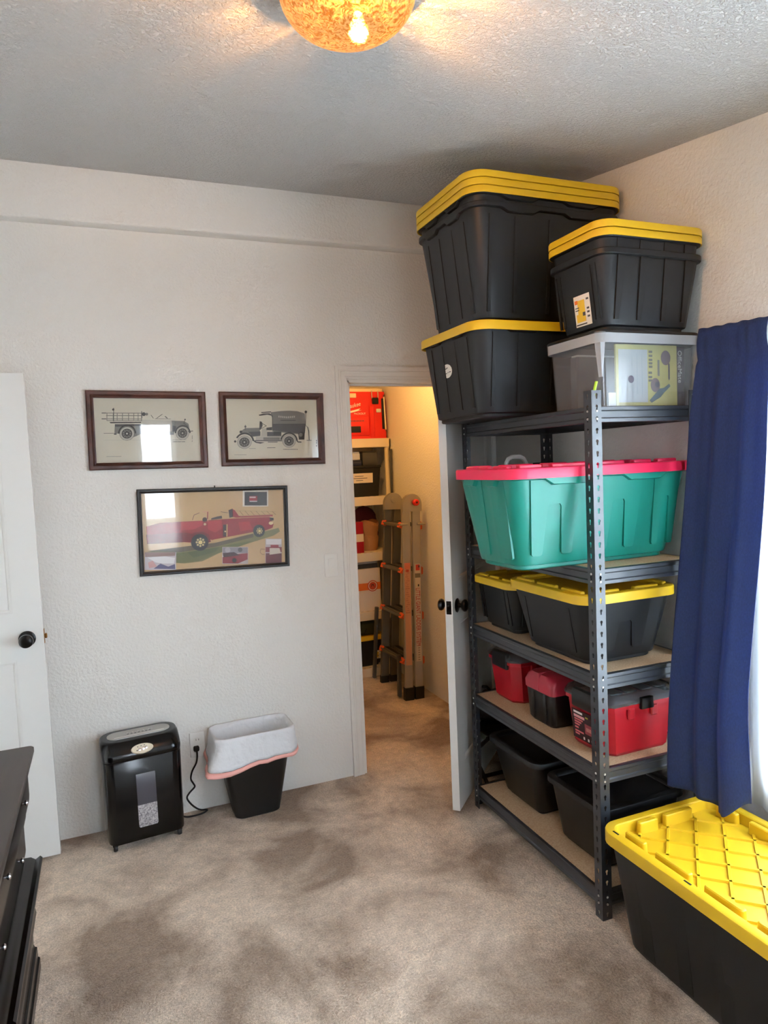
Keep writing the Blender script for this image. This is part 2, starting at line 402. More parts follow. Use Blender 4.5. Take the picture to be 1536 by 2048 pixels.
# ------------------------------------------------------------------ ceiling lamp
lamp = thing('ceiling_light', 'amber textured glass dome lamp on the ceiling', 'lamp', (.555, 1.455, zc(1.455)), rot=(math.atan(SL)*0, 0, 0))
q = M().lathe([(.0, .035), (.146, .035), (.1495, .03), (.1495, -.018), (.146, -.0215), (0, -.0215)], n=48); obj('canopy', q, 'brass', lamp)
def dome_mat():
    m = bpy.data.materials.new('amber_ribbed_glass'); m.use_nodes = True; nt = m.node_tree; b = nt.nodes['Principled BSDF']
    tc = nt.nodes.new('ShaderNodeTexCoord'); mp = nt.nodes.new('ShaderNodeMapping'); mp.inputs['Scale'].default_value = (1, 1, 1)
    nt.links.new(tc.outputs['Object'], mp.inputs[0])
    n = nt.nodes.new('ShaderNodeTexNoise'); n.inputs['Scale'].default_value = 70; n.inputs['Detail'].default_value = 3; n.inputs['Distortion'].default_value = 2.2
    nt.links.new(mp.outputs[0], n.inputs['Vector'])
    rp = nt.nodes.new('ShaderNodeValToRGB'); e = rp.color_ramp.elements; e[0].position = .40; e[1].position = .62
    e[0].color = (.62, .20, .03, 1); e[1].color = (1.1, .60, .22, 1)
    nt.links.new(n.outputs['Fac'], rp.inputs[0]); nt.links.new(rp.outputs[0], b.inputs['Emission Color'])
    b.inputs['Emission Strength'].default_value = 1.0
    b.inputs['Base Color'].default_value = (.03, .015, .004, 1); b.inputs['Roughness'].default_value = .25; b.inputs['Specular IOR Level'].default_value = .15
    bp = nt.nodes.new('ShaderNodeBump'); bp.inputs['Strength'].default_value = .6; bp.inputs['Distance'].default_value = .004
    nt.links.new(n.outputs['Fac'], bp.inputs['Height']); nt.links.new(bp.outputs[0], b.inputs['Normal'])
    tr = nt.nodes.new('ShaderNodeBsdfTransparent'); tr.inputs[0].default_value = (1, .72, .42, 1)
    mx = nt.nodes.new('ShaderNodeMixShader'); out = nt.nodes['Material Output']
    r3 = nt.nodes.new('ShaderNodeValToRGB'); e = r3.color_ramp.elements; e[0].position = .42; e[1].position = .62; e[0].color = (.93, .93, .93, 1); e[1].color = (.62, .62, .62, 1)
    nt.links.new(n.outputs['Fac'], r3.inputs[0]); nt.links.new(r3.outputs[0], mx.inputs[0])
    nt.links.new(tr.outputs[0], mx.inputs[1]); nt.links.new(b.outputs[0], mx.inputs[2]); nt.links.new(mx.outputs[0], out.inputs[0])
    return m
MT['dome'] = dome_mat()
prof = [(.0, -.112)]+[(.148*math.sin(a), -.022-.09*math.cos(a)) for a in (PI/2*i/14 for i in range(1, 15))]
prof += [(.1445, -.0215)]+[(.144*math.sin(a), -.022-.086*math.cos(a)) for a in (PI/2*i/14 for i in range(14, 0, -1))]+[(.0, -.108)]
q = M().lathe(prof, n=48); sh = obj('glass_shade', q, 'dome', lamp, smooth=60)
q = M().lathe([(.0, -.085), (.016, -.08), (.024, -.065), (.022, -.05), (.012, -.032), (.012, -.0225), (0, -.0225)], (.045, .06, 0), n=20); obj('bulb', q, mat('lamp_bulb_glow', (255, 230, 190), .3, emis=(1, .8, .5, 14)), lamp)
l = bpy.data.lights.new('lamp_bulb', 'POINT'); l.energy = LAMP; l.color = (1, .86, .64); l.shadow_soft_size = .012
lo = bpy.data.objects.new('lamp_bulb', l); C.objects.link(lo); lo.parent = lamp; lo.location = (.03, .02, -.088)
# closet lamp
cl = thing('closet_light', 'bare warm bulb in a white holder on the closet ceiling', 'lamp', (1.55, 4.1, CZ))
q = M().lathe([(0, 0), (.055, 0), (.052, -.02), (.028, -.035), (.024, -.06), (0, -.06)], n=20); obj('lamp_holder', q, 'white', cl)
q = M().lathe([(.0, -.155), (.018, -.15), (.029, -.13), (.03, -.11), (.02, -.08), (.014, -.06), (0, -.06)], n=20)
obj('bulb', q, mat('warm_bulb', (255, 200, 120), .3, emis=(1, .55, .2, 12)), cl)
l = bpy.data.lights.new('closet_bulb', 'POINT'); l.energy = CLOSET_W; l.color = (1, .50, .13); l.shadow_soft_size = .05
lo = bpy.data.objects.new('closet_bulb', l); C.objects.link(lo); lo.parent = cl; lo.location = (0, 0, -.21)
#PART2
# ------------------------------------------------------------------ storage rack
RX, RY, RA = 1.507, 1.868, -.0138
RW, RL, RH = .457, .914, 1.83
LV = [.098, .538, .869, 1.232, 1.778]          # board tops
rack = thing('storage_rack', 'black steel boltless shelving rack with particle board shelves', 'shelving rack', (RX, RY, 0), RA)
def keyplate(q, org, ud, nd, wd, H, th=.002):
    pitch = .0381; n = int(H/pitch); org = Vector(org); ud = Vector(ud); nd = Vector(nd)
    def P(u, z, d): return tuple(org+ud*u+Vector((0, 0, z))-nd*d)
    cu = wd*.52
    circ = [(cu+.0056*math.cos(a), .0056*math.sin(a)) for a in (math.radians(x) for x in (90, 45, 0, -45))]
    right = circ+[(cu+.0030, -.0060), (cu+.0030, -.0125), (cu, -.0135)]
    left = [(2*cu-u, z) for u, z in right[::-1]]
    for k in range(n):
        z0, z1 = k*H/n, (k+1)*H/n; zm = (z0+z1)/2+.004
        R_ = [(u, zm+z) for u, z in right]; L_ = [(u, zm+z) for u, z in left]
        for d in (0, th):
            pr = [P(wd, z0, d), P(wd, z1, d), P(cu, z1, d)]+[P(u, z, d) for u, z in R_]+[P(cu, z0, d)]
            pl = [P(0, z1, d), P(0, z0, d), P(cu, z0, d)]+[P(u, z, d) for u, z in L_]+[P(cu, z1, d)]
            q.add(pr, [tuple(range(len(pr)))]); q.add(pl, [tuple(range(len(pl)))])
        ring = R_+L_[1:-1]; nn = len(ring)
        q.add([P(u, z, 0) for u, z in ring]+[P(u, z, th) for u, z in ring], [(i, (i+1) % nn, nn+(i+1) % nn, nn+i) for i in range(nn)])
    q.add([P(0, 0, 0), P(0, 0, th), P(0, H, th), P(0, H, 0), P(wd, 0, 0), P(wd, 0, th), P(wd, H, th), P(wd, H, 0)], [(0, 1, 2, 3), (4, 5, 6, 7), (0, 1, 5, 4), (3, 2, 6, 7)])
for sx in (0, 1):
    for sy in (0, 1):
        q = M(); x, y = sx*RW, sy*RL; dx, dy = (1, -1)[sx], (1, -1)[sy]
        keyplate(q, (x, y, 0), (0, dy, 0), (-dx, 0, 0), .040, RH)
        keyplate(q, (x, y, 0), (dx, 0, 0), (0, -dy, 0), .040, RH)
        b = bmesh.new(); po = obj('post', q, 'steel', rack, smooth=0, fix=False)
        me = po.data; b.from_mesh(me); bmesh.ops.remove_doubles(b, verts=b.verts, dist=1e-5); bmesh.ops.recalc_face_normals(b, faces=b.faces); b.to_mesh(me); b.free()
bh = .054
prof = [(.0, 0), (-.004, .002), (-.004, .013), (.0, .017), (.0, .037), (-.004, .041), (-.004, bh-.002), (0, bh), (.012, bh), (.012, bh-.004), (.004, bh-.006), (.004, .006), (.012, .004), (.012, 0)]
rv = M().lathe([(0, .0016), (.0034, .0012), (.0042, -.0006), (.0042, -.002), (0, -.002)], n=10)
rv_me = None
def rivet(parent, loc, rot):
    global rv_me
    if rv_me is None:
        o = obj('rivet', rv, 'rivet', parent); rv_me = o.data
    else:
        o = bpy.data.objects.new('rivet', rv_me); C.objects.link(o); o.parent = parent
    o.location = loc; o.rotation_euler = rot
for zt in LV:
    zb = zt-bh-.0002
    for s in (0, 1):
        q = M(); x0 = .0075 if s == 0 else RW-.0075; d = 1 if s == 0 else -1
        q.loft([[(x0+d*p, y, zb+z) for p, z in prof] for y in (.003, RL-.003)])
        o = obj('beam', q, 'steel', rack, smooth=25)
        xo = -.0006 if s == 0 else RW+.0006
        for y in (.021, RL-.021):
            for z in (zb+.012, zb+.038): rivet(o, (xo, y, z), (0, -PI/2*d, 0))
        q = M(); y0 = .0075 if s == 0 else RL-.0075
        q.loft([[(x, y0+d*p, zb+z) for p, z in prof] for x in (.0185, RW-.0185)])
        o = obj('beam', q, 'steel', rack, smooth=25)
        yo = -.0006 if s == 0 else RL+.0006
        for x in (.021, RW-.021):
            for z in (zb+.012, zb+.038): rivet(o, (x, yo, z), (PI/2*d, 0, 0))
    q = M().box(.0195, RW-.0195, .0195, RL-.0195, zt-.012, zt, .0008)
    obj('shelf_board', q, 'board', rack, smooth=0)

# ------------------------------------------------------------------ totes
def dims(hx, hy, tp, h, z): k = tp*(1-z/h); return hx-k, hy-k
def tote_body(hx, hy, h, r, tp, flange=.013, skirt=(.018, .032), foot=.012, tabs=True):
    """hollow tapered rounded box with a stepped rim; hx, hy are the wall's half sizes at the top"""
    q = M(); k = 20
    def ring(off, z, zz=None):
        a, b = dims(hx, hy, tp, h, z if zz is None else zz); return rr(a+off, b+off, max(.008, r+off), z, k=k)
    base = ring(0, h)
    sk = []
    n = 7+k-1
    for i in range(len(base)):
        j = i % n
        t = (j-6)/k if j > 6 else None
        if tabs and t is not None and (.10 < t < .40 or .60 < t < .90): sk.append(skirt[1])
        else: sk.append(skirt[0])
    def rimloop(off, extra=0.):
        o = []
        for i, p in enumerate(ring(off, h)): o.append((p[0], p[1], h-sk[i]-extra))
        return o
    q.loft([ring(-foot-.004, 0), ring(-foot, .004), ring(-foot, .014, 0), ring(-.002, .018), ring(0, .024), rimloop(-.0005, .002), rimloop(flange-.002), rimloop(flange, -.002), ring(flange, h-.002), ring(flange-.002, h), ring(-.001, h), ring(-.003, h-.004), ring(-.003, .03)], cap1=False)
    a = ring(-.003, .03); q.add(a, [tuple(range(len(a)))])
    return q
def onface(side, hx, hy, tp, h):
    def f(u, z, d):
        a, b = dims(hx, hy, tp, h, z)
        return {'x-': (-a-d, u, z), 'x+': (a+d, u, z), 'y-': (u, -b-d, z), 'y+': (u, b+d, z)}[side]
    return f
def ribs(q, side, hx, hy, tp, h, us, wd=.012, z0=.03, z1=.9, p=.004):
    f = onface(side, hx, hy, tp, h)
    for u in us: q.prism([(u-wd/2, z0), (u+wd/2, z0), (u+wd/2, z1*h), (u-wd/2, z1*h)], f, -.003, p)
def fingers(q, side, hx, hy, tp, h, u0, wd, zt, zb, zn, p=.006):
    """raised panel with two tapering fingers and a rounded notch between them"""
    f = onface(side, hx, hy, tp, h); a = wd/2
    pts = [(-a, zt), (-a*.80, zb+.006), (-a*.74, zb), (-a*.44, zb), (-a*.38, zb+.006), (-a*.26, zn-.008), (-a*.20, zn), (a*.20, zn), (a*.26, zn-.008), (a*.38, zb+.006), (a*.44, zb), (a*.74, zb), (a*.80, zb+.006), (a, zt)]
    q.prism([(u0+u, z) for u, z in pts], f, -.003, p)
def lid_mesh(hx, hy, r, s=.036, rimw=.03, d=.014, detail=None):
    """z = 0 is the underside that rests on the rim; outer half sizes hx, hy"""
    q = M(); t = .003; k = 1
    def ring(i, z): return rr(hx-i, hy-i, max(.006, r-i), z, n=8)
    zt = .008
    q.loft([ring(t, zt-s), ring(0, zt-s), ring(0, zt-.006), ring(.002, zt-.002), ring(.006, zt), ring(rimw, zt), ring(rimw+.004, zt-.003), ring(rimw+.008, zt-d)], cap0=False)
    q.loft([ring(t, zt-s), ring(t, 0), ring(rimw-.004, 0), ring(rimw+.003, zt-d-.006)], cap0=False)
    return q
def put_label(parent, side, hx, hy, tp, h, u, z, wd, ht, kind):
    f = onface(side, hx, hy, tp, h); sg = 1 if side in ('y-', 'x+') else -1
    def g(a, b, d): return f(u+sg*a, z+b, d)
    q = M()
    def R_(mt, a0, a1, b0, b1, d=.0012): q.use(MT[mt] if isinstance(mt, str) else mt).prism([(a0*wd, b0*ht), (a1*wd, b0*ht), (a1*wd, b1*ht), (a0*wd, b1*ht)], g, d-.0008, d)
    if kind == 'oval':
        q.use(MT['paper']).prism([(wd/2*math.cos(a)*1.0, ht/2*math.sin(a)) for a in (2*PI*i/18 for i in range(18))], g, 0, .0012)
        for a0, a1, b in ((-.25, .0, .18), (-.02, .1, .22), (-.3, -.02, -.16), (.05, .12, -.12), (.2, .36, -.1)): R_('dgrey', a0, a1, b-.03, b+.03, .0018)
    else:
        R_('paper', -.5, .5, -.5, .5)
        R_('sticker', -.28, .16, -.36, .34, .0016); R_('sticker', -.4, .0, -.36, -.1, .0017)
        R_('orangep', -.44, -.26, .24, .36, .002)
        for b in (.1, .02): R_('dgrey', -.44, -.2, b, b+.03, .002)
        R_('dark', -.46, .2, -.455, -.42, .002); R_('dgrey', .0, .16, -.18, -.06, .002)
        for b in (.3, .0, -.12, -.26): R_('dgrey', .28, .42, b, b+.06, .002)
    o = obj('label_sticker', q, None, parent, smooth=0); return o

def tote(name, label, cat, box, h, bodym, lidm=None, r=.06, tp=.035, group=None, lids=.036, deco=None, tabs=True, skirt=(.018, .032), rz=0, detail=None, lidr=.03, lidd=.014, fl=.013):
    x0, x1, y0, y1, z = box
    t = thing(name, label, cat, ((x0+x1)/2, (y0+y1)/2, z), rz, group)
    e = .004 if lidm else 0
    hx, hy = (x1-x0)/2-fl-e, (y1-y0)/2-fl-e
    q = tote_body(hx, hy, h, r, tp, fl, tabs=tabs, skirt=skirt)
    if deco: deco(q, hx, hy, tp, h)
    obj('tote_body', q, bodym, t)
    if lidm:
        q = lid_mesh((x1-x0)/2, (y1-y0)/2, r+fl+e, lids, lidr, lidd)
        o = obj('lid', q, lidm, t, loc=(0, 0, h+.0005))
        if detail: detail(o, (x1-x0)/2, (y1-y0)/2)
    t['hx'], t['hy'] = hx, hy
    return t
def loose_lid(label, box, s, r, group):
    x0, x1, y0, y1, z = box
    t = obj('tote_lid', lid_mesh((x1-x0)/2, (y1-y0)/2, r, s, .03, .012), 'yellow', loc=((x0+x1)/2, (y0+y1)/2, z))
    return tag(t, label, 'lid', group)

def deco_black(q, hx, hy, tp, h):
    ribs(q, 'x-', hx, hy, tp, h, (-hy*.62, -hy*.22, hy*.22, hy*.62), .020, .04, .88, .004)
    ribs(q, 'y-', hx, hy, tp, h, (-hx*.78, -hx*.45, hx*.0, hx*.45, hx*.78), .014, .04, .9, .005)
def deco_near(q, hx, hy, tp, h):
    f = onface('y-', hx, hy, tp, h)
    for u in (-hx*.72, -hx*.28, hx*.2, hx*.62):
        q.prism([(u, .035), (u+.016, .035), (u+.028, h*.55), (u+.03, h*.93), (u, h*.93)], f, -.003, .006)
    ribs(q, 'x-', hx, hy, tp, h, (-hy*.68, -hy*.5, hy*.6, hy*.75), .010, .04, .85, .004)
# far stack on the rack's top shelf, hard against the right wall
FB = (1.296, 2.012, 2.245, 2.765)
ZT = LV[4]
t = tote('storage_tote', 'black tote with yellow lid at the bottom of the taller stack, oval white sticker', 'tote', (*FB, ZT), .348, 'black', 'yellow', group='black and yellow totes', deco=deco_black)
put_label(t, 'x-', t['hx'], t['hy'], .035, .348, .03, .205, .085, .055, 'oval')
z1 = ZT+.348+.0085
FU = (1.304, 2.008, 2.252, 2.762)
NB = .045
t = tote('storage_tote', 'tall black tote under the ceiling with another tote nested inside it', 'tote', (*FU, z1+.001), .430, 'black', None, group='black and yellow totes', deco=deco_black, tp=.045)
t = tote('storage_tote', 'black tote nested in the tall tote, only its rim showing under the loose lids', 'tote', (*FU, z1+.001+NB), .430, 'black', None, group='black and yellow totes', tp=.045)
zl = z1+.001+NB+.430+.0005
for k, nm in enumerate(('lowest', 'middle', 'topmost')):
    loose_lid('%s of three yellow lids stacked under the ceiling' % nm, (FB[0], FB[1], FB[2], FB[3], zl+k*.0275), .0270, .077, 'loose yellow lids')
# near stack: clear bin, two nested black totes, two loose lids
CB = (1.560, 2.020, 1.886, 2.204)
t = thing('clear_bin', 'clear plastic storage bin with dark lid and papers showing inside', 'bin', ((CB[0]+CB[1])/2, (CB[2]+CB[3])/2, ZT))
hx, hy, h = (CB[1]-CB[0])/2-.012, (CB[3]-CB[2])/2-.012, .250
q = M()
def ring(i, z, tp=.012): a, b = dims(hx, hy, tp, h, z); return rr(a-i, b-i, .03, z, n=6)
q.loft([ring(0, 0), ring(0, h-.03), ring(-.010, h-.03), ring(-.011, h), ring(.003, h), ring(.003, .004)])
obj('bin_body', q, 'clear', t)
q = lid_mesh(hx+.013, hy+.013, .043, .012, .03, .010); obj('lid', q, 'black2', t, loc=(0, 0, h+.0005))
q = M(); q.loft([rr(hx+.0115, hy+.0115, .042, h-.036, n=6), rr(hx+.0125, hy+.0125, .043, h-.001, n=6), rr(hx+.0105, hy+.0105, .041, h-.001, n=6), rr(hx+.0105, hy+.0105, .041, h-.036, n=6)], cap0=False, cap1=False)
obj('rim', q, 'clearrim', t)
for u in (-hx-.006, hx-.014):
    q = M().loft([[(u+.008, -hy-.004, .10), (u+.012, -hy-.004, .10), (u+.012, -hy+.012, .10), (u+.008, -hy+.012, .10)], [(u, -hy-.009, h-.036), (u+.02, -hy-.009, h-.036), (u+.02, -hy+.02, h-.036), (u, -hy+.02, h-.036)]]); obj('corner_clip', q, 'clearrim', t)
# contents of the clear bin, each its own thing
bc = Vector(((CB[0]+CB[1])/2, (CB[2]+CB[3])/2, ZT+.0045))
pk = thing('document_wallet', 'yellow and white printed packet leaning inside the clear bin', 'packet', (bc.x+.008, bc.y-hy+.030, bc.z))
W_, H_ = .275, .212
q = M().box(-W_/2, W_/2, -.002, .006, 0, H_, .001); obj('sheet', q, flat((225, 214, 130)), pk, smooth=0)
def sheetfn(a, b, d): return (a, -.002-d, b)
q = M()
def sr(c, a0, a1, b0, b1, d=.0004): q.use(flat(c) if isinstance(c, tuple) else MT[c]).prism([(a0, b0), (a1, b0), (a1, b1), (a0, b1)], sheetfn, d-.0003, d)
def sc(c, a, b, r, d=.0006, ry=None): q.use(flat(c)).prism([(a+r*math.cos(x), b+(ry or r)*math.sin(x)) for x in (2*PI*i/20 for i in range(20))], sheetfn, d-.0003, d)
def sp(c, pts, d=.0007): q.use(flat(c)).prism(pts, sheetfn, d-.0003, d)
sr((222, 226, 228), -.126, .002, .012, .195)
for i in range(5): sr((196, 204, 214), -.112+i*.022, -.110+i*.022, .03+.01*(i % 2), .18)
sc((112, 96, 118), -.072, .092, .013, ry=.013)
sc((140, 118, 122), .085, .168, .022, ry=.026); sc((150, 128, 132), .036, .072, .021, ry=.025); sc((104, 106, 130), .045, .074, .010)
sp((96, 92, 106), [(.096, .148), (.103, .148), (.103, .095), (.0995, .088), (.096, .095)])
sp((150, 146, 128), [(.047, .160), (.056, .160), (.056, .104), (.047, .104)])
sp((92, 116, 122), [(.008, .018), (.018, .010), (.06, .03), (.075, .045), (.105, .068), (.099, .077), (.074, .062), (.055, .060), (.04, .046)], .0009)
for i, b in enumerate((.188, .174, .160, .148, .136, .115, .100, .088)): sr((120, 118, 96), .008-.002*(i > 4), .024-.002*(i > 4), b-.004, b+.004)
obj('print', q, None, pk, smooth=0)
q = M().box(W_/2+.0005, W_/2+.036, -.001, .006, 0, H_-.004, .001); obj('spine', q, flat((70, 58, 70)), pk, smooth=0)
text('lettering', 'OfficeMate', .026, flat((226, 226, 222)), pk, (.1425, -.0018, .196), (PI/2, PI/2, 0))
q = M().box(-.115, -.085, -.006, -.003, .0, .045, .0005)
wf = thing('white_card', 'small white card standing in front of the packet inside the clear bin', 'card', (bc.x-.055, bc.y-hy+.0235, bc.z))
obj('card', q, 'paper', wf, smooth=0)
fo = thing('file_folder', 'dark grey folder standing at the back of the clear bin', 'folder', (bc.x-.08, bc.y+.045, bc.z))
q = M().box(-.10, .2, -.02, .02, 0, .19, .003); obj('cover', q, 'dgrey', fo)
q = M().box(-.096, .196, -.016, .016, .19, .197, .001); obj('papers', q, 'paper', fo)
z2 = ZT+h+.0088
NBX = (1.553, 2.024, 1.855, 2.185)
def deco_n(q, hx, hy, tp, h): deco_near(q, hx, hy, tp, h)
t = tote('storage_tote', 'small black tote on the clear bin, yellow label on its side', 'tote', (NBX[0]+.004, NBX[1]-.004, NBX[2]+.004, NBX[3]-.004, z2), .262, 'black', None, r=.045, tp=.030, group='black and yellow totes', deco=deco_n, skirt=(.020, .020))
put_label(t, 'x-', t['hx'], t['hy'], .030, .262, -.015, .085, .085, .105, 'sticker')
t = tote('storage_tote', 'small black tote nested in the labelled tote, ribbed band showing below its lids', 'tote', (NBX[0]+.004, NBX[1]-.004, NBX[2]+.004, NBX[3]-.004, z2+.055), .262, 'black', None, r=.045, tp=.030, group='black and yellow totes', skirt=(.020, .020),
         deco=lambda q, hx, hy, tp, h: [q.prism([(u, .21), (u+.026, .21), (u+.026, h*.93), (u, h*.93)], onface('y-', hx, hy, tp, h), -.003, .005) for u in (-hx*.72, -hx*.28, hx*.2, hx*.62)])
zl = z2+.055+.262+.0005
for k, nm in enumerate(('lower', 'upper')):
    loose_lid('%s of two small yellow lids on the shorter tote stack' % nm, (*NBX, zl+k*.027), .026, .062, 'loose yellow lids')
# green tote
def deco_green(q, hx, hy, tp, h):
    for u in (-hx*.55, hx*.16, hx*.86): fingers(q, 'y-', hx, hy, tp, h, u if u < hx*.8 else hx*.72, .205 if u < hx*.8 else .12, h-.034, .05, h*.66, .009)
    f = onface('x-', hx, hy, tp, h)
    for u, w in ((-hy*.45, .10), (hy*.30, .10)):
        q.prism([(u-w*.5, h-.034), (u-w*.34, .045), (u-w*.28, .040), (u+w*.28, .040), (u+w*.34, .045), (u+w*.5, h-.034)], f, -.003, .005)
def lidblocks(o, hx, hy, mt):
    for i in range(7):
        for s, ln in ((-1, hx), (1, hx)):
            pass
def green_lid(o, hx, hy):
    for x0, x1 in ((-.34, -.25), (-.21, -.06), (-.02, .10), (.14, .22), (.25, .34)):
        for s in (-1, 1):
            q = M(); y = s*(hy-.05)
            q.loft([rr((x1-x0)/2-i, .012-i, .006, z, (x0+x1)/2, y, n=3) for i, z in ((0, .004), (0, .016), (.003, .019))])
            obj('lid_block', q, 'redlid', o)
    for y0, y1 in ((-.14, -.05), (-.02, .05), (.08, .14)):
        for s in (-1, 1):
            q = M(); x = s*(hx-.045)
            q.loft([rr(.012-i, (y1-y0)/2-i, .006, z, x, (y0+y1)/2, n=3) for i, z in ((0, .004), (0, .015), (.003, .018))])
            obj('lid_block', q, 'redlid', o)
GB = (1.218, 2.020, 1.918, 2.345)
t = tote('storage_tote', 'large green tote with crimson lid overhanging the rack shelf', 'tote', (*GB, LV[3]), .343, 'green', 'redlid', r=.055, tp=.050, lids=.036, deco=deco_green, detail=green_lid, skirt=(.030, .050), fl=.016)
# caddy with white handle behind the green tote
t = thing('tool_case', 'dark red case with a white arched handle behind the green tote', 'case', (1.735, 2.68, LV[3]))
q = M().box(-.12, .12, -.055, .055, 0, .345, .012); obj('case_body', q, 'maroon', t)
q = M().tube([(-.056, 0, .335), (-.054, 0, .36), (-.040, 0, .384), (-.02, 0, .393), (.02, 0, .393), (.040, 0, .384), (.054, 0, .36), (.056, 0, .335)], .010, 8); obj('handle', q, 'white', t)
q = M().box(.07, .13, -.062, -.02, .345, .362, .006); obj('strap', q, 'dark', t)
# ---- third shelf
def yl_lid(o, hx, hy):
    for y0, y1 in ((-.8, -.35), (-.2, .25), (.4, .8)):
        for s in (-1, 1):
            q = M(); x = s*(hx-.036)
            q.loft([rr(.010-i, (y1-y0)*hy/2-i, .005, z, x, (y0+y1)*hy/2, n=3) for i, z in ((0, .004), (0, .013), (.003, .016))]); obj('lid_block', q, 'yellow', o)
    for x0, x1 in ((-.7, -.2), (.1, .6)):
        for s in (-1, 1):
            q = M(); y = s*(hy-.036)
            q.loft([rr((x1-x0)*hx/2-i, .010-i, .005, z, (x0+x1)*hx/2, y, n=3) for i, z in ((0, .004), (0, .013), (.003, .016))]); obj('lid_block', q, 'yellow', o)
t = tote('storage_tote', 'small black tote with yellow lid behind the bigger one on the middle shelf', 'tote', (1.528, 1.962, 2.425, 2.772, LV[2]), .222, 'black', 'yellow', r=.045, tp=.03, group='black and yellow totes', lids=.030, deco=deco_near, tabs=False, detail=yl_lid)
def deco_big(q, hx, hy, tp, h):
    fingers(q, 'y-', hx, hy, tp, h, -hx*.08, .21, h-.03, .05, h*.60, .006)
    ribs(q, 'x-', hx, hy, tp, h, (-hy*.55, hy*.62), .014, .04, .8, .004)
t = tote('storage_tote', 'black tote with mustard lid at the near end of the middle shelf', 'tote', (1.487, 1.925, 1.905, 2.410, LV[2]), .258, 'black', 'yellow', r=.05, tp=.045, group='black and yellow totes', lids=.034, deco=deco_big, tabs=False, detail=yl_lid)
# ---- bottom shelf black bins
t = tote('lidded_bin', 'plain black lidded bin at the far end of the bottom shelf', 'bin', (1.560, 1.965, 2.335, 2.735, LV[0]), .250, 'black2', 'black2', r=.035, tp=.045, group='plain black bins', lids=.022, tabs=False, skirt=(.012, .012))
t = tote('lidded_bin', 'plain black lidded bin at the near end of the bottom shelf', 'bin', (1.562, 1.965, 1.925, 2.290, LV[0]), .245, 'black2', 'black2', r=.035, tp=.030, group='plain black bins', lids=.022, tabs=False, skirt=(.012, .012))
# ---- big tote on the floor by the window
NX0, NX1, NY0, NY1, NH = 1.432, 1.938, 1.010, 1.800, .392
def big_lid(o, hx, hy):
    cx, cy = (NX0+NX1)/2, (NY0+NY1)/2
    zp = .008-.034                       # recessed panel level
    x_in, y_in = hx-.062, hy-.062
    def clip(p0, p1):
        (x0, y0), (x1, y1) = p0, p1; t0, t1 = 0., 1.
        for a, d, lo, hi in ((x0, x1-x0, -x_in, x_in), (y0, y1-y0, -y_in, y_in)):
            if abs(d) < 1e-9: continue
            u, v = sorted(((lo-a)/d, (hi-a)/d)); t0, t1 = max(t0, u), min(t1, v)
        return None if t1-t0 < .03 else ((x0+(x1-x0)*t0, y0+(y1-y0)*t0), (x0+(x1-x0)*t1, y0+(y1-y0)*t1))
    def ridge(a, b):
        q = M(); a = Vector((*a, 0)); b = Vector((*b, 0)); t = (b-a).normalized(); n = Vector((-t.y, t.x, 0))
        q.loft([[tuple(p+n*s+Vector((0, 0, z))) for s, z in ((-.0055, zp-.002), (-.004, zp+.0065), (.004, zp+.0065), (.0055, zp-.002))] for p in (a, b)])
        obj('lid_rib', q, 'yellow', o)
    for k in range(-6, 8):
        for kind in (0, 1):
            if kind == 0:  # x+y = c
                c = 3.385-.1205*k - cx - cy; e = clip((c/2-1, c/2+1), (c/2+1, c/2-1))
            else:
                c = -.059+.1205*k - cx + cy; e = clip((c/2-1, -c/2-1), (c/2+1, -c/2+1))
            if e: ridge(*e)
    def block(x0, x1, y0, y1):
        q = M(); q.loft([rr((x1-x0)/2-i, (y1-y0)/2-i, .007, z, (x0+x1)/2, (y0+y1)/2, n=3) for i, z in ((0, zp-.001), (.001, .0095), (.004, .0125))]); obj('lid_block', q, 'yellow', o)
    e = .046
    for y0, y1 in ((.20, .285), (.02, .155), (-.16, -.03), (-.29, -.20)):
        for s in (-1, 1):
            a, b = sorted((s*(hx-e), s*(hx-e-.022))); block(a, b, y0+.03, y1+.03)
    for x0, x1 in ((-.13, -.05), (-.02, .10)):
        for s in (-1, 1):
            a, b = sorted((s*(hy-e), s*(hy-e-.022))); block(x0, x1, a, b)
    for sx in (-1, 1):
        for sy in (-1, 1):
            q = M().box(sx*(hx-.022)-.003, sx*(hx-.022)+.003, sy*(hy-.07)-.013, sy*(hy-.07)+.013, .0075, .0088, .0004); obj('lid_slot', q, 'dark', o)
        q = M().box(sx*(hx-.022)-.003, sx*(hx-.022)+.003, .03-.013, .03+.013, .0075, .0088, .0004); obj('lid_slot', q, 'dark', o)
t = tote('storage_tote', 'large black tote on the carpet with yellow diamond ribbed lid', 'tote', (NX0, NX1, NY0, NY1, 0), NH, 'black', 'yellow', r=.05, tp=.045, group='black and yellow totes', lids=.040, detail=big_lid, lidr=.030, lidd=.034, fl=.015,
         deco=lambda q, hx, hy, tp, h: ribs(q, 'x-', hx, hy, tp, h, (-hy*.6, -hy*.2, hy*.2, hy*.6), .05, .03, .8, .0015))
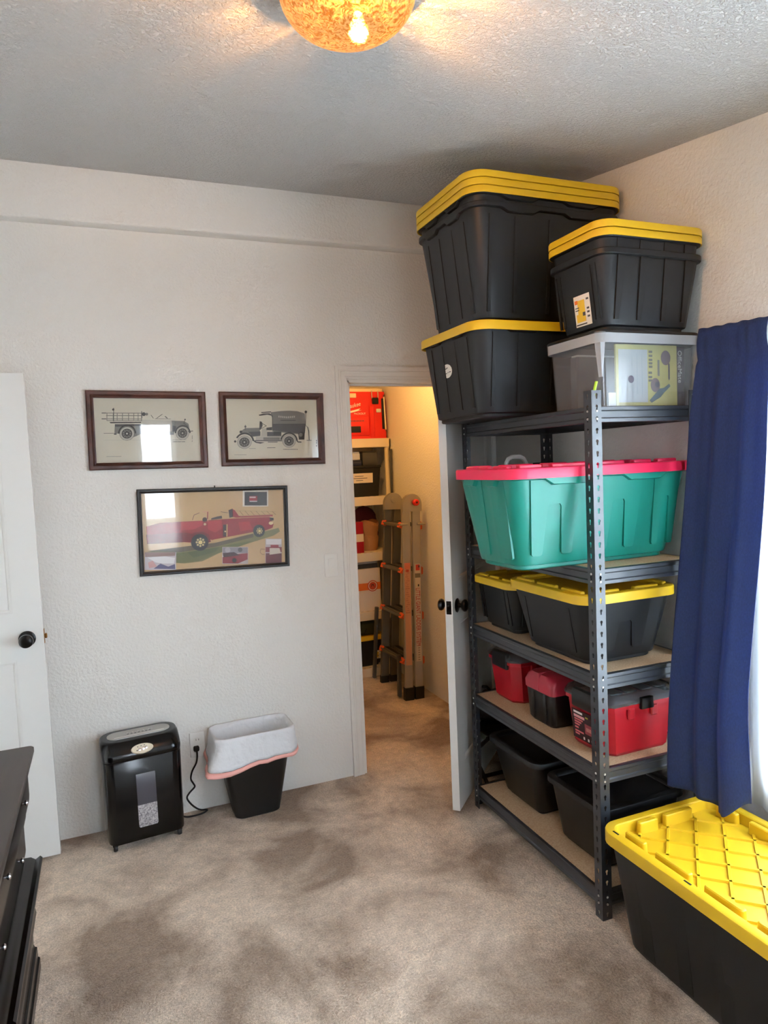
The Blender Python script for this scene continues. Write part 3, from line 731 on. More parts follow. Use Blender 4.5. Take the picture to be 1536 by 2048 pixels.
# ------------------------------------------------------------------ tool boxes on the second shelf
def crate(name, label, box, h, lidk, tagged=False, group='red tool boxes'):
    x0, x1, y0, y1, z = box
    t = thing(name, label, 'tool box', ((x0+x1)/2, (y0+y1)/2, z), 0, group)
    hx, hy = (x1-x0)/2, (y1-y0)/2
    q = M()
    def ring(i, zz, c=.035): return rr(hx-i, hy-i, c, zz, n=1)
    q.loft([ring(.030, 0), ring(.022, .012), ring(.008, h*.86), ring(.008, h*.90), ring(0, h*.92), ring(0, h)])
    for s in (-1, 1):                                     # raised mouldings under the rim
        for u in (-.45, .15):
            q.box(u*hx, u*hx+.03, s*(hy-.002)-.006, s*(hy-.002)+.006, h*.72, h*.93, .004)
    obj('box_body', q, 'red', t, smooth=15)
    q = M()
    q.loft([ring(-.003, h), ring(-.004, h+.008), ring(.002, h+.018), ring(.02, h+.030), ring(.03, h+.031)])
    for i in range(4):
        q.box(-hx*.7+i*hx*.38, -hx*.7+i*hx*.38+.05, -hy*.75, hy*.75, h+.0305, h+.036, .002)
    obj('lid', q, 'clearlid', t, smooth=15)
    for s in (-1, 1):
        q = M().box(s*hx-(.022 if s > 0 else .006), s*hx+(.006 if s > 0 else .022), -hy*.55, hy*.45, h*.80, h+.028, .006); obj('end_handle', q, 'black2', t)
        q = M().loft([rr(.028-i, .004, .003, 0, 0, 0, n=2) for i in (0,)]*1+[rr(.028, .008, .004, .001, n=2), rr(.026, .008, .004, .04, n=2)])
        q.v = [(x, y+s*(hy+.007), zz+h*.90) for x, y, zz in q.v]
        obj('latch', q, 'black2', t)
    if tagged:
        q = M()
        def fn(a, b, d): return (-hx+.012-(b/h)*.014+.006-d-.004, a, b)
        def R_(c, a0, a1, b0, b1, d): q.use(flat(c)).prism([(a0, b0), (a1, b0), (a1, b1), (a0, b1)], fn, d-.0006, d)
        R_((46, 16, 22), -.062, .062, .030, .142, .006)
        R_((228, 222, 222), .0, .05, .128, .136, .0066); R_((214, 150, 156), -.01, .05, .112, .122, .0066); R_((170, 160, 60), -.032, -.016, .122, .128, .0066)
        for b, a in ((.102, .0), (.092, .01), (.082, .02), (.070, .028), (.056, .0), (.046, .024)): R_((200, 96, 100), a, .048, b, b+.006, .0066)
        R_((150, 60, 66), -.05, -.01, .062, .1, .0066); R_((190, 120, 110), -.045, -.018, .074, .088, .007)
        for a in (-.05, -.03, -.005): R_((226, 220, 220), a, a+.008, .036, .046, .0066)
        obj('label_sticker', q, None, t, smooth=0)
    return t
crate('tool_box', 'red tool box with clear lid and dark label at the near end of its shelf', (1.572, 1.915, 1.905, 2.170, LV[1]), .190, 0, True)
crate('tool_box', 'red tool box with black handle at the far end of its shelf', (1.590, 1.900, 2.520, 2.765, LV[1]), .190, 0)
t = thing('tool_box', 'small black tool box with dull red lid between the two red boxes', 'tool box', (1.735, 2.325, LV[1]), 0, 'red tool boxes')
q = M().loft([rr(.140, .078, .02, 0, n=3), rr(.148, .088, .02, .012, n=3), rr(.156, .094, .02, .135, n=3)])
for u in (-.05, .03): q.box(-.158, -.15, u, u+.02, .015, .13, .003)
obj('box_body', q, 'black2', t)
q = M().loft([rr(.160, .098, .02, .1355, n=3), rr(.161, .099, .02, .165, n=3), rr(.158, .090, .03, .19, n=3), rr(.150, .070, .03, .205, n=3), rr(.13, .045, .03, .210, n=3)])
q.box(-.163, .163, -.012, .006, .136, .212, .004)
obj('lid', q, 'darkred', t)

# things in the corner beyond the rack
t = thing('folding_stand', 'low black folding stand in the corner behind the rack', 'stand', (1.80, 3.02, 0))
for x in (-.15, .15):
    for s in (-1, 1):
        q = M().tube([(x, -.16*s, .008), (x, .16*s, .27)], .010, 8); obj('leg', q, 'dark', t)
for y, z in ((-.16, .27), (.16, .27), (-.10, .055)):
    q = M().tube([(-.16, y, z), (.16, y, z)], .010, 8); obj('crossbar', q, 'dark', t)
q = M().box(-.16, .16, -.17, .17, .281, .289, .003); obj('panel', q, 'dark', t)
t = thing('duffel_bag', 'black soft bag lying on the folding stand behind the rack', 'bag', (1.80, 3.02, .2895))
q = M(); loops = []
for i in range(15):
    a = i/14; x = -.165+.33*a; rr_ = .085*min(1, (math.sin(PI*min(max(a, .03), .97)))**.35)
    loops.append([(x, rr_*1.4*math.cos(b)*(1+.05*math.sin(3*b+i)), max(0, .075+rr_*.85*math.sin(b)*(1+.06*math.sin(5*b+i*1.7)))) for b in (2*PI*k/20 for k in range(20))])
q.loft(loops); obj('bag_body', q, 'dark', t)
for x in (-.06, .06):
    q = M().tube([(x, -.10, .10), (x, -.07, .158), (x, 0, .175), (x, .07, .158), (x, .1, .10)], .008, 6); obj('strap', q, 'black2', t)

# ------------------------------------------------------------------ curtains
def cloth(name, mt, nu, nv, f, parent=None, th=.0018):
    q = M(); vs = [f(i/(nu-1), j/(nv-1)) for j in range(nv) for i in range(nu)]
    q.add(vs, [(j*nu+i, j*nu+i+1, (j+1)*nu+i+1, (j+1)*nu+i) for j in range(nv-1) for i in range(nu-1)])
    o = obj(name, q, mt, parent, smooth=180, fix=False)
    md = o.modifiers.new('thickness', 'SOLIDIFY'); md.thickness = th; md.offset = 0
    return o
def sm(a, b, x): x = min(1, max(0, (x-a)/(b-a))); return x*x*(3-2*x)
def curtain_f(s, t):
    # s: 0 far (left) .. 1 near (right) ; t: 0 top .. 1 bottom
    zt = 2.038-.012*s+.0015*math.sin(s*31)
    zb = .432-.012*sm(.50, .62, s)+.075*sm(.68, 1., s)**1.5
    z = zt+(zb-zt)*t
    open_ = sm(.0, .22, t)
    y = 1.846-.272*s
    y += (.010*(1-s)-.012*s)*open_-.02*s*sm(.75, 1, t)
    fold = math.sin(s*2*PI*2.6+.9+.5*math.sin(t*3))*.015*(.5+.5*t) + math.sin(s*2*PI*5.3+1.2+t)*.005*(1-.7*t)
    x = 1.955-.020*open_ - (.128-.040*s)*sm(.05, 1., t)
    if t < .075: x = 1.958-.010*math.sin(PI*t/.075) - .0018*math.sin(s*33+2*math.sin(s*9)); fold *= .35
    step = .032*sm(.60, .64, s)*sm(.3, .9, t)      # a deep fold standing in front of the far part
    return (x-fold*(.35+.65*open_)*(.7+.3*t)-step, y, z)
cu = thing('window_curtain', 'long navy blue curtain panel hanging beside the window', 'curtain', (0, 0, 0))
cloth('curtain_panel', 'cloth', 110, 90, curtain_f, cu)
q = M()
rod = thing('curtain_rod', 'thin white curtain rod above the window', 'curtain rod', (1.972, 1.1, 2.005))
q = M().tube([(0, .70, 0), (0, -1.35, 0)], .008, 10); obj('rod', q, 'white', rod)
for y in (.72, -1.37):
    q = M().lathe([(0, -.02), (.012, -.015), (.015, 0), (.012, .015), (0, .02)], (0, y, 0), 'y', 12); obj('finial', q, 'white', rod)
for y in (.62, -1.28):
    q = M().box(-.006, R-1.972, y-.008, y+.008, -.014, -.0085, .002); q.box(R-1.972-.004, R-1.972-.0005, y-.012, y+.012, -.04, .02, .002); obj('bracket', q, 'white', rod)
sc_ = thing('sheer_curtain', 'white sheer curtain covering the bright window by the blue panel', 'curtain', (0, 0, 0))
cloth('sheer_panel', 'sheer', 180, 8, lambda s, t: (1.985+.012*math.sin(s*2*PI*17), 1.675-1.90*s, 1.995+(.405-1.995)*t), sc_, .0005)

MT['voile'] = MT['sheer'].copy(); MT['voile'].name = 'voile_fabric'
MT['voile'].node_tree.nodes['Mix Shader.001'].inputs[0].default_value = .35
sc_ = thing('sheer_curtain', 'white sheer curtain on the narrow window opposite the pictures', 'curtain', (0, 0, 0))
cloth('sheer_panel', 'voile', 40, 6, lambda s, t: (.33+.385*s, YB+.03+.008*math.sin(s*2*PI*5), 2.17+(.80-2.17)*t), sc_, .0005)
# ------------------------------------------------------------------ pictures
def inv_bilinear(c, p):
    u = v = .5
    for _ in range(12):
        (ax, ay), (bx, by), (cx, cy), (dx, dy) = c
        fx = ax*(1-u)*(1-v)+bx*u*(1-v)+cx*u*v+dx*(1-u)*v-p[0]; fy = ay*(1-u)*(1-v)+by*u*(1-v)+cy*u*v+dy*(1-u)*v-p[1]
        a = (bx-ax)*(1-v)+(cx-dx)*v; b = (dx-ax)*(1-u)+(cx-bx)*u; e = (by-ay)*(1-v)+(cy-dy)*v; f = (dy-ay)*(1-u)+(cy-by)*u
        dt = a*f-b*e; u -= (fx*f-fy*b)/dt; v -= (a*fy-e*fx)/dt
    return u, v
class Art:
    def __init__(s, corners, W, H): s.c, s.W, s.H, s.q, s.d = corners, W, H, M(), .0006
    def pt(s, p): u, v = inv_bilinear(s.c, p); return ((u-.5)*s.W, (.5-v)*s.H)
    def fn(s, a, b, d): return (a, -d, b)
    def poly(s, col, pts): s.d += .00002; P = [s.pt(p) for p in pts]; s.q.use(flat(col)).add([s.fn(a, b, s.d) for a, b in P], [tuple(range(len(P)))])
    def rect(s, col, x0, y0, x1, y1): s.poly(col, [(x0, y0), (x1, y0), (x1, y1), (x0, y1)])
    def circ(s, col, x, y, r, ry=None, n=22): s.poly(col, [(x+r*math.cos(2*PI*i/n), y+(ry or r)*math.sin(2*PI*i/n)) for i in range(n)])
    def line(s, col, w, pts):
        for a, b in zip(pts[:-1], pts[1:]):
            dx, dy = b[0]-a[0], b[1]-a[1]; l = math.hypot(dx, dy) or 1; nx, ny = -dy/l*w/2, dx/l*w/2
            s.poly(col, [(a[0]+nx, a[1]+ny), (b[0]+nx, b[1]+ny), (b[0]-nx, b[1]-ny), (a[0]-nx, a[1]-ny)])
def picture(name, label, cx, cz, W, H, fwid, fmat, depth, tilt, paper, corners, draw):
    t = thing(name, label, 'picture', (cx, D-.0015, cz), rot=(0, tilt, 0), group='framed fire engine pictures')
    hw, hh = W/2, H/2
    for s in (-1, 1):
        for kind in (0, 1):
            q = M()
            # mitred rail with a rounded outer bead and a lower inner lip
            prof = [(0, 0), (0, -depth*.8), (fwid*.15, -depth), (fwid*.55, -depth), (fwid*.7, -depth*.75), (fwid, -depth*.6), (fwid, 0)]
            if kind == 0: loops = [[(e*(hw-p), y, s*(hh-p)) for p, y in prof] for e in (-1, 1)]
            else: loops = [[(s*(hw-p), y, e*(hh-p)) for p, y in prof] for e in (-1, 1)]
            q.loft(loops); obj('frame_rail', q, fmat, t, smooth=30)
    iw, ih = W-2*fwid, H-2*fwid
    q = M().box(-iw/2-.004, iw/2+.004, -.0005, 0, -ih/2-.004, ih/2+.004); obj('paper', q, flat(paper), t, smooth=0)
    a = Art(corners, iw, ih); draw(a); obj('drawing', a.q, None, t, smooth=0, fix=False)
    q = M().box(-iw/2-.003, iw/2+.003, -depth*.5, -depth*.5+.0015, -ih/2-.003, ih/2+.003); obj('glass', q, 'glass', t, smooth=0)
    return t
K1, K2, K3, K4 = (18, 18, 20), (62, 62, 62), (116, 114, 108), (186, 182, 170)
def wheel(a, x, y, r, ry=None):
    a.circ(K2, x, y, r*1.04, (ry or r)*1.04); a.circ(K4, x, y, r, ry); a.circ(K1, x, y, r*.74, (ry or r)*.74); a.circ(K3, x, y, r*.62, (ry or r)*.62)
    for i in range(10):
        b = 2*PI*i/10; a.line(K1, r*.08, [(x, y), (x+r*.6*math.cos(b), y+r*.6*math.sin(b))])
    a.circ(K1, x, y, r*.34, (ry or r)*.34); a.circ(K4, x, y, r*.14, (ry or r)*.14)
def draw1(a):
    a.poly(K3, [(390, 450), (690, 450), (700, 560), (640, 590), (560, 620), (430, 560), (385, 560)])
    a.poly(K2, [(390, 452), (690, 452), (690, 470), (392, 480)])
    a.poly(K4, [(690, 400), (1050, 410), (1050, 560), (690, 560)]); a.poly(K3, [(1050, 412), (1200, 418), (1255, 450), (1265, 500), (1180, 480), (1060, 560)])
    a.poly(K2, [(1060, 470), (1110, 480), (1080, 560), (1055, 560)]); a.rect(K3, 700, 540, 1080, 570); a.rect(K2, 700, 566, 1080, 576)
    a.poly(K1, [(330, 425), (690, 425), (690, 438), (340, 440)])
    for y, x0 in ((320, 270), (350, 290), (388, 270), (408, 300)): a.line(K2, 6, [(x0, y), (700, y+3)])
    for y in (320, 388): a.line(K1, 9, [(240, y), (290, y)])
    for x in (300, 370, 415, 475, 545, 605, 655, 695): a.line(K3, 8, [(x, 318), (x, 410)])
    a.line(K2, 7, [(375, 260), (375, 420)]); a.circ(K1, 370, 280, 13); a.line(K2, 8, [(695, 300), (700, 380)]); a.circ(K2, 720, 335, 22); a.circ(K3, 755, 335, 16)
    a.line(K1, 6, [(805, 345), (835, 385)]); a.line(K1, 6, [(870, 385), (940, 335)]); a.line(K1, 9, [(970, 360), (1000, 385)]); a.line(K3, 5, [(850, 388), (1040, 392)])
    a.circ(K2, 1212, 400, 10); a.line(K2, 6, [(1210, 400), (1200, 450)]); a.line(K2, 8, [(1190, 440), (1250, 480)])
    def fender(x, y, r): a.poly(K1, [(x+r*math.cos(b), y+r*math.sin(b)) for b in (PI+PI*i/12 for i in range(13))]+[(x+(r-16)*math.cos(b), y+(r-16)*math.sin(b)) for b in (2*PI-PI*i/12 for i in range(13))])
    fender(530, 560, 104); fender(1185, 560, 96)
    wheel(a, 528, 562, 82, 78); wheel(a, 1182, 560, 78, 76)
    a.line(K3, 6, [(265, 556), (380, 556)]); a.rect(K2, 380, 560, 410, 574); a.line(K1, 8, [(1250, 540), (1310, 535)])
    a.line(K2, 3, [(1060, 640), (1230, 636)]); a.line(K4, 3, [(270, 636), (1050, 640)])
    for x in range(1065, 1205, 17): a.rect(K1 if x % 3 else K3, x, 656, x+11, 666)
    for x in range(300, 460, 14): a.rect(K3, x, 826, x+10, 832)
    for y in (590, 606, 622, 650): a.rect(K1, 1296, y, 1304, y+10)
def draw2(a):
    a.poly(K3, [(740, 360), (860, 345), (980, 338), (1100, 345), (1200, 375), (1215, 520), (1205, 640), (1140, 660), (760, 620), (755, 430), (735, 395)])
    a.poly(K2, [(760, 522), (1212, 516), (1205, 640), (1140, 650), (765, 605)]); a.line(K1, 6, [(760, 522), (1212, 518)])
    for x in range(840, 1060, 26): a.rect(K4, x, 415-abs(x-950)//12, x+16, 440-abs(x-950)//12)
    for x in range(870, 1070, 16): a.rect(K1, x, 463, x+11, 474)
    a.poly(K1, [(575, 395), (640, 378), (720, 375), (755, 400), (740, 405), (690, 392), (620, 405), (585, 408)]); a.line(K2, 14, [(610, 365), (740, 355)])
    a.line(K1, 9, [(758, 400), (762, 600)])
    a.poly(K3, [(400, 575), (590, 570), (600, 680), (440, 650), (330, 645), (340, 620)]); a.poly(K2, [(440, 625), (600, 620), (600, 680), (500, 690)])
    a.poly(K2, [(690, 625), (880, 625), (880, 685), (690, 685)]); a.rect(K1, 775, 622, 880, 665); a.poly(K4, [(620, 580), (690, 575), (690, 685), (610, 685)])
    a.poly(K1, [(680, 570), (755, 560), (755, 605), (680, 602)])
    a.poly(K2, [(590, 480), (620, 490), (630, 540), (600, 600), (585, 590)]); a.circ(K1, 605, 505, 16); a.line(K1, 7, [(620, 510), (680, 545)]); a.line(K1, 6, [(590, 590), (680, 545)])
    a.circ(K1, 345, 625, 18); a.circ(K2, 402, 555, 14); a.line(K2, 7, [(402, 530), (402, 600)])
    a.poly(K4, [(540, 690), (890, 690), (890, 745), (540, 745)]); a.rect(K3, 640, 700, 860, 735); a.rect(K2, 530, 738, 890, 752); a.poly(K1, [(520, 760), (660, 768), (600, 785), (540, 772)]); a.rect(K2, 700, 758, 830, 768)
    def fender(x, y, r, a0, a1): a.poly(K1, [(x+r*math.cos(b), y+r*math.sin(b)) for b in (a0+(a1-a0)*i/12 for i in range(13))]+[(x+(r-22)*math.cos(b), y+(r-22)*math.sin(b)) for b in (a1-(a1-a0)*i/12 for i in range(13))])
    fender(395, 760, 125, PI*1.15, PI*1.97); fender(985, 750, 120, PI*1.05, PI*1.98)
    a.line(K1, 14, [(505, 735), (540, 765), (560, 768)]); a.line(K1, 14, [(1085, 730), (1105, 762), (1155, 764)])
    wheel(a, 392, 765, 90, 86); wheel(a, 985, 750, 88, 86)
    a.circ(K1, 272, 755, 15); a.poly(K1, [(1110, 650), (1145, 620), (1200, 640), (1195, 730), (1120, 730)]); a.circ(K3, 1145, 665, 26); a.circ(K1, 1215, 355, 18); a.line(K2, 7, [(1215, 360), (1212, 540)])
    a.line(K2, 6, [(1215, 540), (1250, 570), (1262, 730)]); a.line(K3, 8, [(1230, 550), (1262, 640)]); a.line(K3, 10, [(1225, 740), (1295, 740)]); a.line(K1, 10, [(1255, 600), (1262, 735)])
    a.line(K3, 5, [(450, 850), (540, 850)]); a.line(K2, 7, [(690, 842), (800, 840)])
    for x in range(905, 1095, 17): a.rect(K1 if x % 5 else K3, x, 858, x+11, 868)
    for x in range(265, 420, 13): a.rect(K3, x, 932, x+9, 938)
    for y in (735, 765, 805): a.rect(K1, 1358, y, 1368, y+20)
def draw3(a):
    G1, G2, G3 = (104, 108, 62), (86, 94, 54), (124, 122, 76); RD, RD2, RD3 = (140, 26, 36), (112, 20, 30), (168, 48, 54)
    a.poly(G3, [(130, 690), (440, 640), (800, 600), (1130, 520), (1380, 455), (1395, 490), (1330, 530), (1100, 600), (800, 700), (640, 780), (480, 800), (300, 790), (130, 740)])
    a.poly(G1, [(300, 720), (700, 660), (1000, 600), (1130, 580), (980, 640), (760, 710), (600, 780), (440, 795), (320, 770)]); a.poly(G2, [(500, 690), (800, 640), (760, 690), (560, 745)])
    a.poly((96, 84, 62), [(130, 680), (440, 640), (760, 600), (1130, 510), (1130, 545), (760, 640), (440, 690)])
    a.poly(RD, [(130, 440), (250, 405), (430, 395), (640, 385), (820, 372), (1090, 358), (1290, 350), (1330, 420), (1320, 455), (1250, 480), (1130, 500), (880, 545), (740, 575), (690, 560), (560, 600), (440, 590), (140, 610)])
    a.poly(RD2, [(130, 520), (500, 500), (560, 520), (530, 590), (140, 610)]); a.poly(RD3, [(440, 400), (640, 388), (640, 430), (560, 470), (440, 480)])
    a.poly(RD3, [(690, 395), (820, 378), (830, 460), (760, 500), (690, 470)]); a.poly(RD3, [(980, 400), (1090, 395), (1120, 470), (1000, 490)])
    a.poly(RD2, [(500, 560), (560, 500), (640, 490), (700, 520), (720, 590), (690, 600), (660, 530), (600, 520), (545, 560)])
    a.line((206, 176, 116), 9, [(740, 575), (870, 550), (1130, 500)]); a.line((206, 176, 116), 10, [(872, 420), (872, 540)]); a.rect((44, 20, 22), 835, 425, 864, 540); a.circ((226, 200, 150), 855, 490, 8)
    a.line((206, 150, 130), 5, [(690, 395), (690, 300), (640, 300)]); a.line((120, 84, 70), 6, [(545, 380), (560, 330), (610, 310)]); a.line((130, 30, 36), 9, [(688, 300), (685, 370)])
    a.poly((46, 20, 24), [(885, 285), (925, 270), (930, 350), (895, 358)]); a.poly(RD, [(925, 275), (945, 285), (985, 340), (1320, 330), (1322, 345), (960, 358), (928, 350)])
    a.line((176, 152, 104), 6, [(950, 290), (1350, 300)]); a.line((176, 152, 104), 6, [(1000, 340), (1345, 325)])
    for i in range(7): a.line((150, 124, 80), 6, [(990+i*54, 290+i), (1030+i*54, 336-i)])
    a.circ((60, 44, 40), 660, 375, 22); a.circ((206, 188, 150), 662, 420, 12); a.poly((56, 40, 40), [(780, 345), (820, 338), (825, 365), (720, 378), (722, 362)]); a.line((90, 70, 60), 5, [(810, 300), (880, 310)])
    a.circ((230, 210, 160), 1303, 410, 22, 16); a.poly((50, 34, 36), [(1290, 355), (1330, 360), (1330, 385), (1295, 385)])
    for x, y, r, ry in ((622, 595, 82, 82), (1190, 485, 58, 60)):
        a.circ((34, 34, 38), x-6, y, r, ry); a.circ((60, 58, 60), x, y, r*.62, ry*.62)
        for i in range(8):
            b = 2*PI*i/8; a.circ((206, 186, 130), x+r*.42*math.cos(b), y+ry*.42*math.sin(b), r*.12)
        a.circ((226, 206, 140), x, y, r*.24, ry*.24)
    # pasted snapshots
    a.rect((226, 220, 206), 1022, 92, 1275, 250); a.rect((30, 24, 34), 1040, 110, 1262, 240); a.rect((150, 30, 40), 1085, 150, 1165, 205); a.rect((220, 210, 205), 1090, 155, 1150, 168); a.rect((210, 205, 205), 1090, 195, 1165, 205)
    a.rect((206, 196, 192), 828, 640, 1078, 805); a.rect((150, 144, 150), 832, 644, 1074, 700); a.poly((130, 24, 38), [(832, 740), (900, 715), (1074, 700), (1074, 760), (980, 800), (832, 800)]); a.poly((60, 26, 34), [(832, 700), (940, 690), (1000, 720), (840, 740)]); a.circ((40, 34, 40), 945, 770, 22); a.circ((180, 174, 180), 880, 670, 26); a.circ((90, 84, 90), 1000, 668, 22)
    a.rect((190, 180, 182), 1248, 560, 1412, 795); a.rect((120, 28, 44), 1250, 640, 1412, 690); a.rect((96, 20, 36), 1252, 700, 1412, 795); a.poly((214, 200, 186), [(1290, 650), (1390, 650), (1405, 700), (1290, 715)]); a.rect((226, 222, 224), 1256, 565, 1408, 615); a.rect((140, 30, 44), 1300, 620, 1380, 645)
    a.rect((206, 200, 206), 120, 690, 400, 862); a.poly((150, 120, 112), [(120, 690), (395, 690), (390, 725), (125, 735)]); a.poly((92, 88, 128), [(200, 850), (260, 800), (330, 830), (390, 805), (395, 855)]); a.poly((206, 160, 160), [(150, 790), (190, 770), (230, 830), (160, 845)]); a.poly((238, 238, 240), [(140, 740), (300, 730), (390, 745), (380, 800), (290, 800), (220, 790)])
    a.line((110, 84, 56), 4, [(1205, 655), (1195, 690), (1215, 712), (1240, 712)]); a.line((90, 66, 44), 4, [(1208, 660), (1245, 662)])
picture('picture_frame', 'walnut framed drawing of an old ladder truck, upper left of three', .208, 1.8175, .516, .352, .032, 'frame', .020, .016, (208, 203, 186), [(145, 145), (1370, 160), (1408, 890), (190, 905)], draw1)
picture('picture_frame', 'walnut framed drawing of an old covered van, upper right of three', .784, 1.8115, .511, .351, .032, 'frame', .020, .015, (214, 209, 190), [(140, 182), (1362, 190), (1390, 975), (185, 1000)], draw2)
t = picture('picture_frame', 'black framed collage with a painted red fire engine', .4825, 1.3435, .699, .398, .0195, 'frameb', .018, .025, (196, 164, 118), [(78, 122), (1425, 88), (1447, 785), (118, 880)], draw3)
q = M().tube([(.0, -.004, .199), (.0, -.004, .208)], .003, 6); obj('hanger', q, 'frameb', t)

# ------------------------------------------------------------------ switch, outlet
t = thing('light_switch', 'white rocker light switch beside the closet doorway', 'switch', (1.0445, D-.0005, 1.118))
q = M().box(-.036, .036, -.007, 0, -.058, .058, .005); obj('wall_plate', q, 'white', t)
q = M().loft([[(-.0165, -.004, -.034), (.0165, -.004, -.034), (.0165, -.004, .034), (-.0165, -.004, .034)], [(-.016, -.0075, -.033), (.016, -.0075, -.033), (.016, -.011, .033), (-.016, -.011, .033)]]); obj('rocker', q, 'white', t, smooth=0)
t = thing('wall_outlet', 'white double wall outlet between shredder and waste bin', 'outlet', (.335, D-.0005, .323))
q = M().box(-.036, .036, -.007, 0, -.059, .059, .005); obj('wall_plate', q, 'white', t)
for z in (.021, -.021):
    q = M().loft([[(x, y, z+w_) for x, w_ in [(.0165*math.cos(a), .0145*math.sin(a)) for a in (2*PI*i/16 for i in range(16))]] for y in (-.005, -.008)]); s_ = obj('socket', q, 'white', t)
    for x in (-.006, .006):
        q = M().box(x-.001, x+.001, -.0085, -.0075, z-.001, z+.007); obj('slot', q, 'dark', s_, smooth=0)

# ------------------------------------------------------------------ shredder
sh = thing('paper_shredder', 'glossy black paper shredder with grey top standing against the wall', 'shredder', (.075, 3.212, 0), .085)
w2, d2 = .163, .100
q = M()
q.loft([rr(w2-.006, d2-.004, .040, .034), rr(w2-.004, d2-.002, .042, .04), rr(w2, d2, .045, .392), rr(w2-.002, d2-.002, .045, .395)]); obj('bin_body', q, 'gloss', sh)
q = M()
q.loft([rr(w2-.003, d2-.003, .044, .3955), rr(w2+.001, d2+.001, .046, .398), rr(w2+.002, d2+.002, .046, .415), rr(w2+.002, d2-.002, .050, .432, 0, .004), rr(w2+.002, d2-.011, .058, .450, 0, .013), rr(w2+.001, d2-.017, .064, .462, 0, .018), rr(w2-.004, d2-.022, .064, .468, 0, .019), rr(w2-.012, d2-.030, .058, .469, 0, .019)]); obj('head', q, 'gloss', sh)
q = M().loft([rr(w2-.030, .046, .044, .4685, 0, .019), rr(w2-.030, .046, .044, .472, 0, .019), rr(w2-.033, .043, .042, .4735, 0, .019)]); tp_ = obj('top_panel', q, 'grey', sh)
q = M().box(-.105, .105, -.015, -.010, .4734, .4742); obj('feed_slot', q, 'white', tp_, smooth=0)
for i in range(11):
    q = M().box(-.062+i*.0115, -.055+i*.0115, .022, .026, .4734, .4740); obj('print_mark', q, 'white' if i % 2 else 'lightgrey', tp_, smooth=0)
for i in range(7):
    q = M().box(-.05+i*.0155, -.042+i*.0155, .006, .013, .4734, .4740); obj('icon', q, 'dgrey', tp_, smooth=0)
cp = M(); nrm = Vector((0, -.86, .5)).normalized(); ub = Vector((0, .5, .86)); cc = Vector((-.002, -.0985, .437))
cp.loft([[tuple(cc+Vector((1, 0, 0))*(.046*k*math.cos(a))+ub*(.021*k*math.sin(a))+nrm*dd) for a in (2*PI*i/24 for i in range(24))] for k, dd in ((1, -.012), (1, .002), (.93, .0045), (.80, .0035))])
cpo = obj('control_panel', cp, 'cream', sh)
for x, zz, r_, mt_ in ((-.012, -.003, .006, 'chrome'), (.004, -.001, .007, 'chrome'), (.016, .001, .006, 'chrome'), (-.018, .009, .002, 'dark'), (-.004, .011, .002, 'dark'), (.010, .012, .002, 'dark'), (-.022, -.006, .0025, 'dark')):
    q = M(); q.loft([[tuple(cc+Vector((x+r_*k*math.cos(a), 0, 0))+ub*(zz+r_*k*math.sin(a))+nrm*dd) for a in (2*PI*i/12 for i in range(12))] for k, dd in ((1, .003), (1, .0052), (.6, .0062))]); obj('button', q, mt_, cpo)
# window with shreds
def shred_mat():
    m = mat('paper_shreds', (150, 146, 146), .8); nt = m.node_tree; b = nt.nodes['Principled BSDF']
    tc = nt.nodes.new('ShaderNodeTexCoord'); v = nt.nodes.new('ShaderNodeTexVoronoi'); v.inputs['Scale'].default_value = 190
    nt.links.new(tc.outputs['Object'], v.inputs['Vector']); rp = nt.nodes.new('ShaderNodeValToRGB'); e = rp.color_ramp.elements
    e[0].color = (.10, .09, .10, 1); e[1].color = (.62, .58, .58, 1); nt.links.new(v.outputs['Color'], rp.inputs[0]); nt.links.new(rp.outputs[0], b.inputs['Base Color']); return m
q = M().box(-.036, .044, -.1012, -.0990, .190, .328, .0005); obj('viewing_window', q, mat('grey_tinted_window', (74, 74, 82), .12, coat=.6), sh)
q = M().loft([[(-.036, y, .19), (-.036, y, .098), (-.032, y, .091), (.040, y, .091), (.044, y, .098), (.044, y, .19)] for y in (-.1012, -.0990)]); so = obj('shred_window', q, shred_mat(), sh, smooth=0)
for sx in (-1, 1):
    for sy in (-1, 1):
        q = M().lathe([(.0, -.008), (.014, -.008), (.016, -.004), (.016, .004), (.014, .008), (0, .008)], (sx*.135, sy*.072, .016), 'x', 16)
        q.box(sx*.135-.011, sx*.135+.011, sy*.072-.010, sy*.072+.010, .022, .036, .003); obj('caster', q, 'black2', sh)
pts = [(.262, .116, .310), (.262, .104, .304), (.263, .090, .280), (.255, .080, .245), (.232, .075, .210), (.224, .075, .175), (.235, .078, .148), (.24, .08, .13), (.215, .08, .108), (.20, .07, .09), (.215, .065, .06), (.24, .07, .03), (.262, .075, .014), (.29, .07, .008), (.26, .05, .007), (.20, .05, .008), (.166, .05, .02)]
def smooth_pts(P, n=4):
    o = []
    for i in range(len(P)-1):
        p0, p1, p2, p3 = [Vector(P[max(0, min(len(P)-1, k))]) for k in (i-1, i, i+1, i+2)]
        for j in range(n):
            t_ = j/n; o.append(.5*((2*p1)+(p2-p0)*t_+(2*p0-5*p1+4*p2-p3)*t_**2+(3*p1-p0-3*p2+p3)*t_**3))
    return o+[Vector(P[-1])]
q = M().tube(smooth_pts(pts), .0042, 6); co = obj('power_cord', q, 'dark', sh)
q = M().box(.249, .275, .085, .1135, .294, .318, .005); obj('plug', q, 'dark', co)

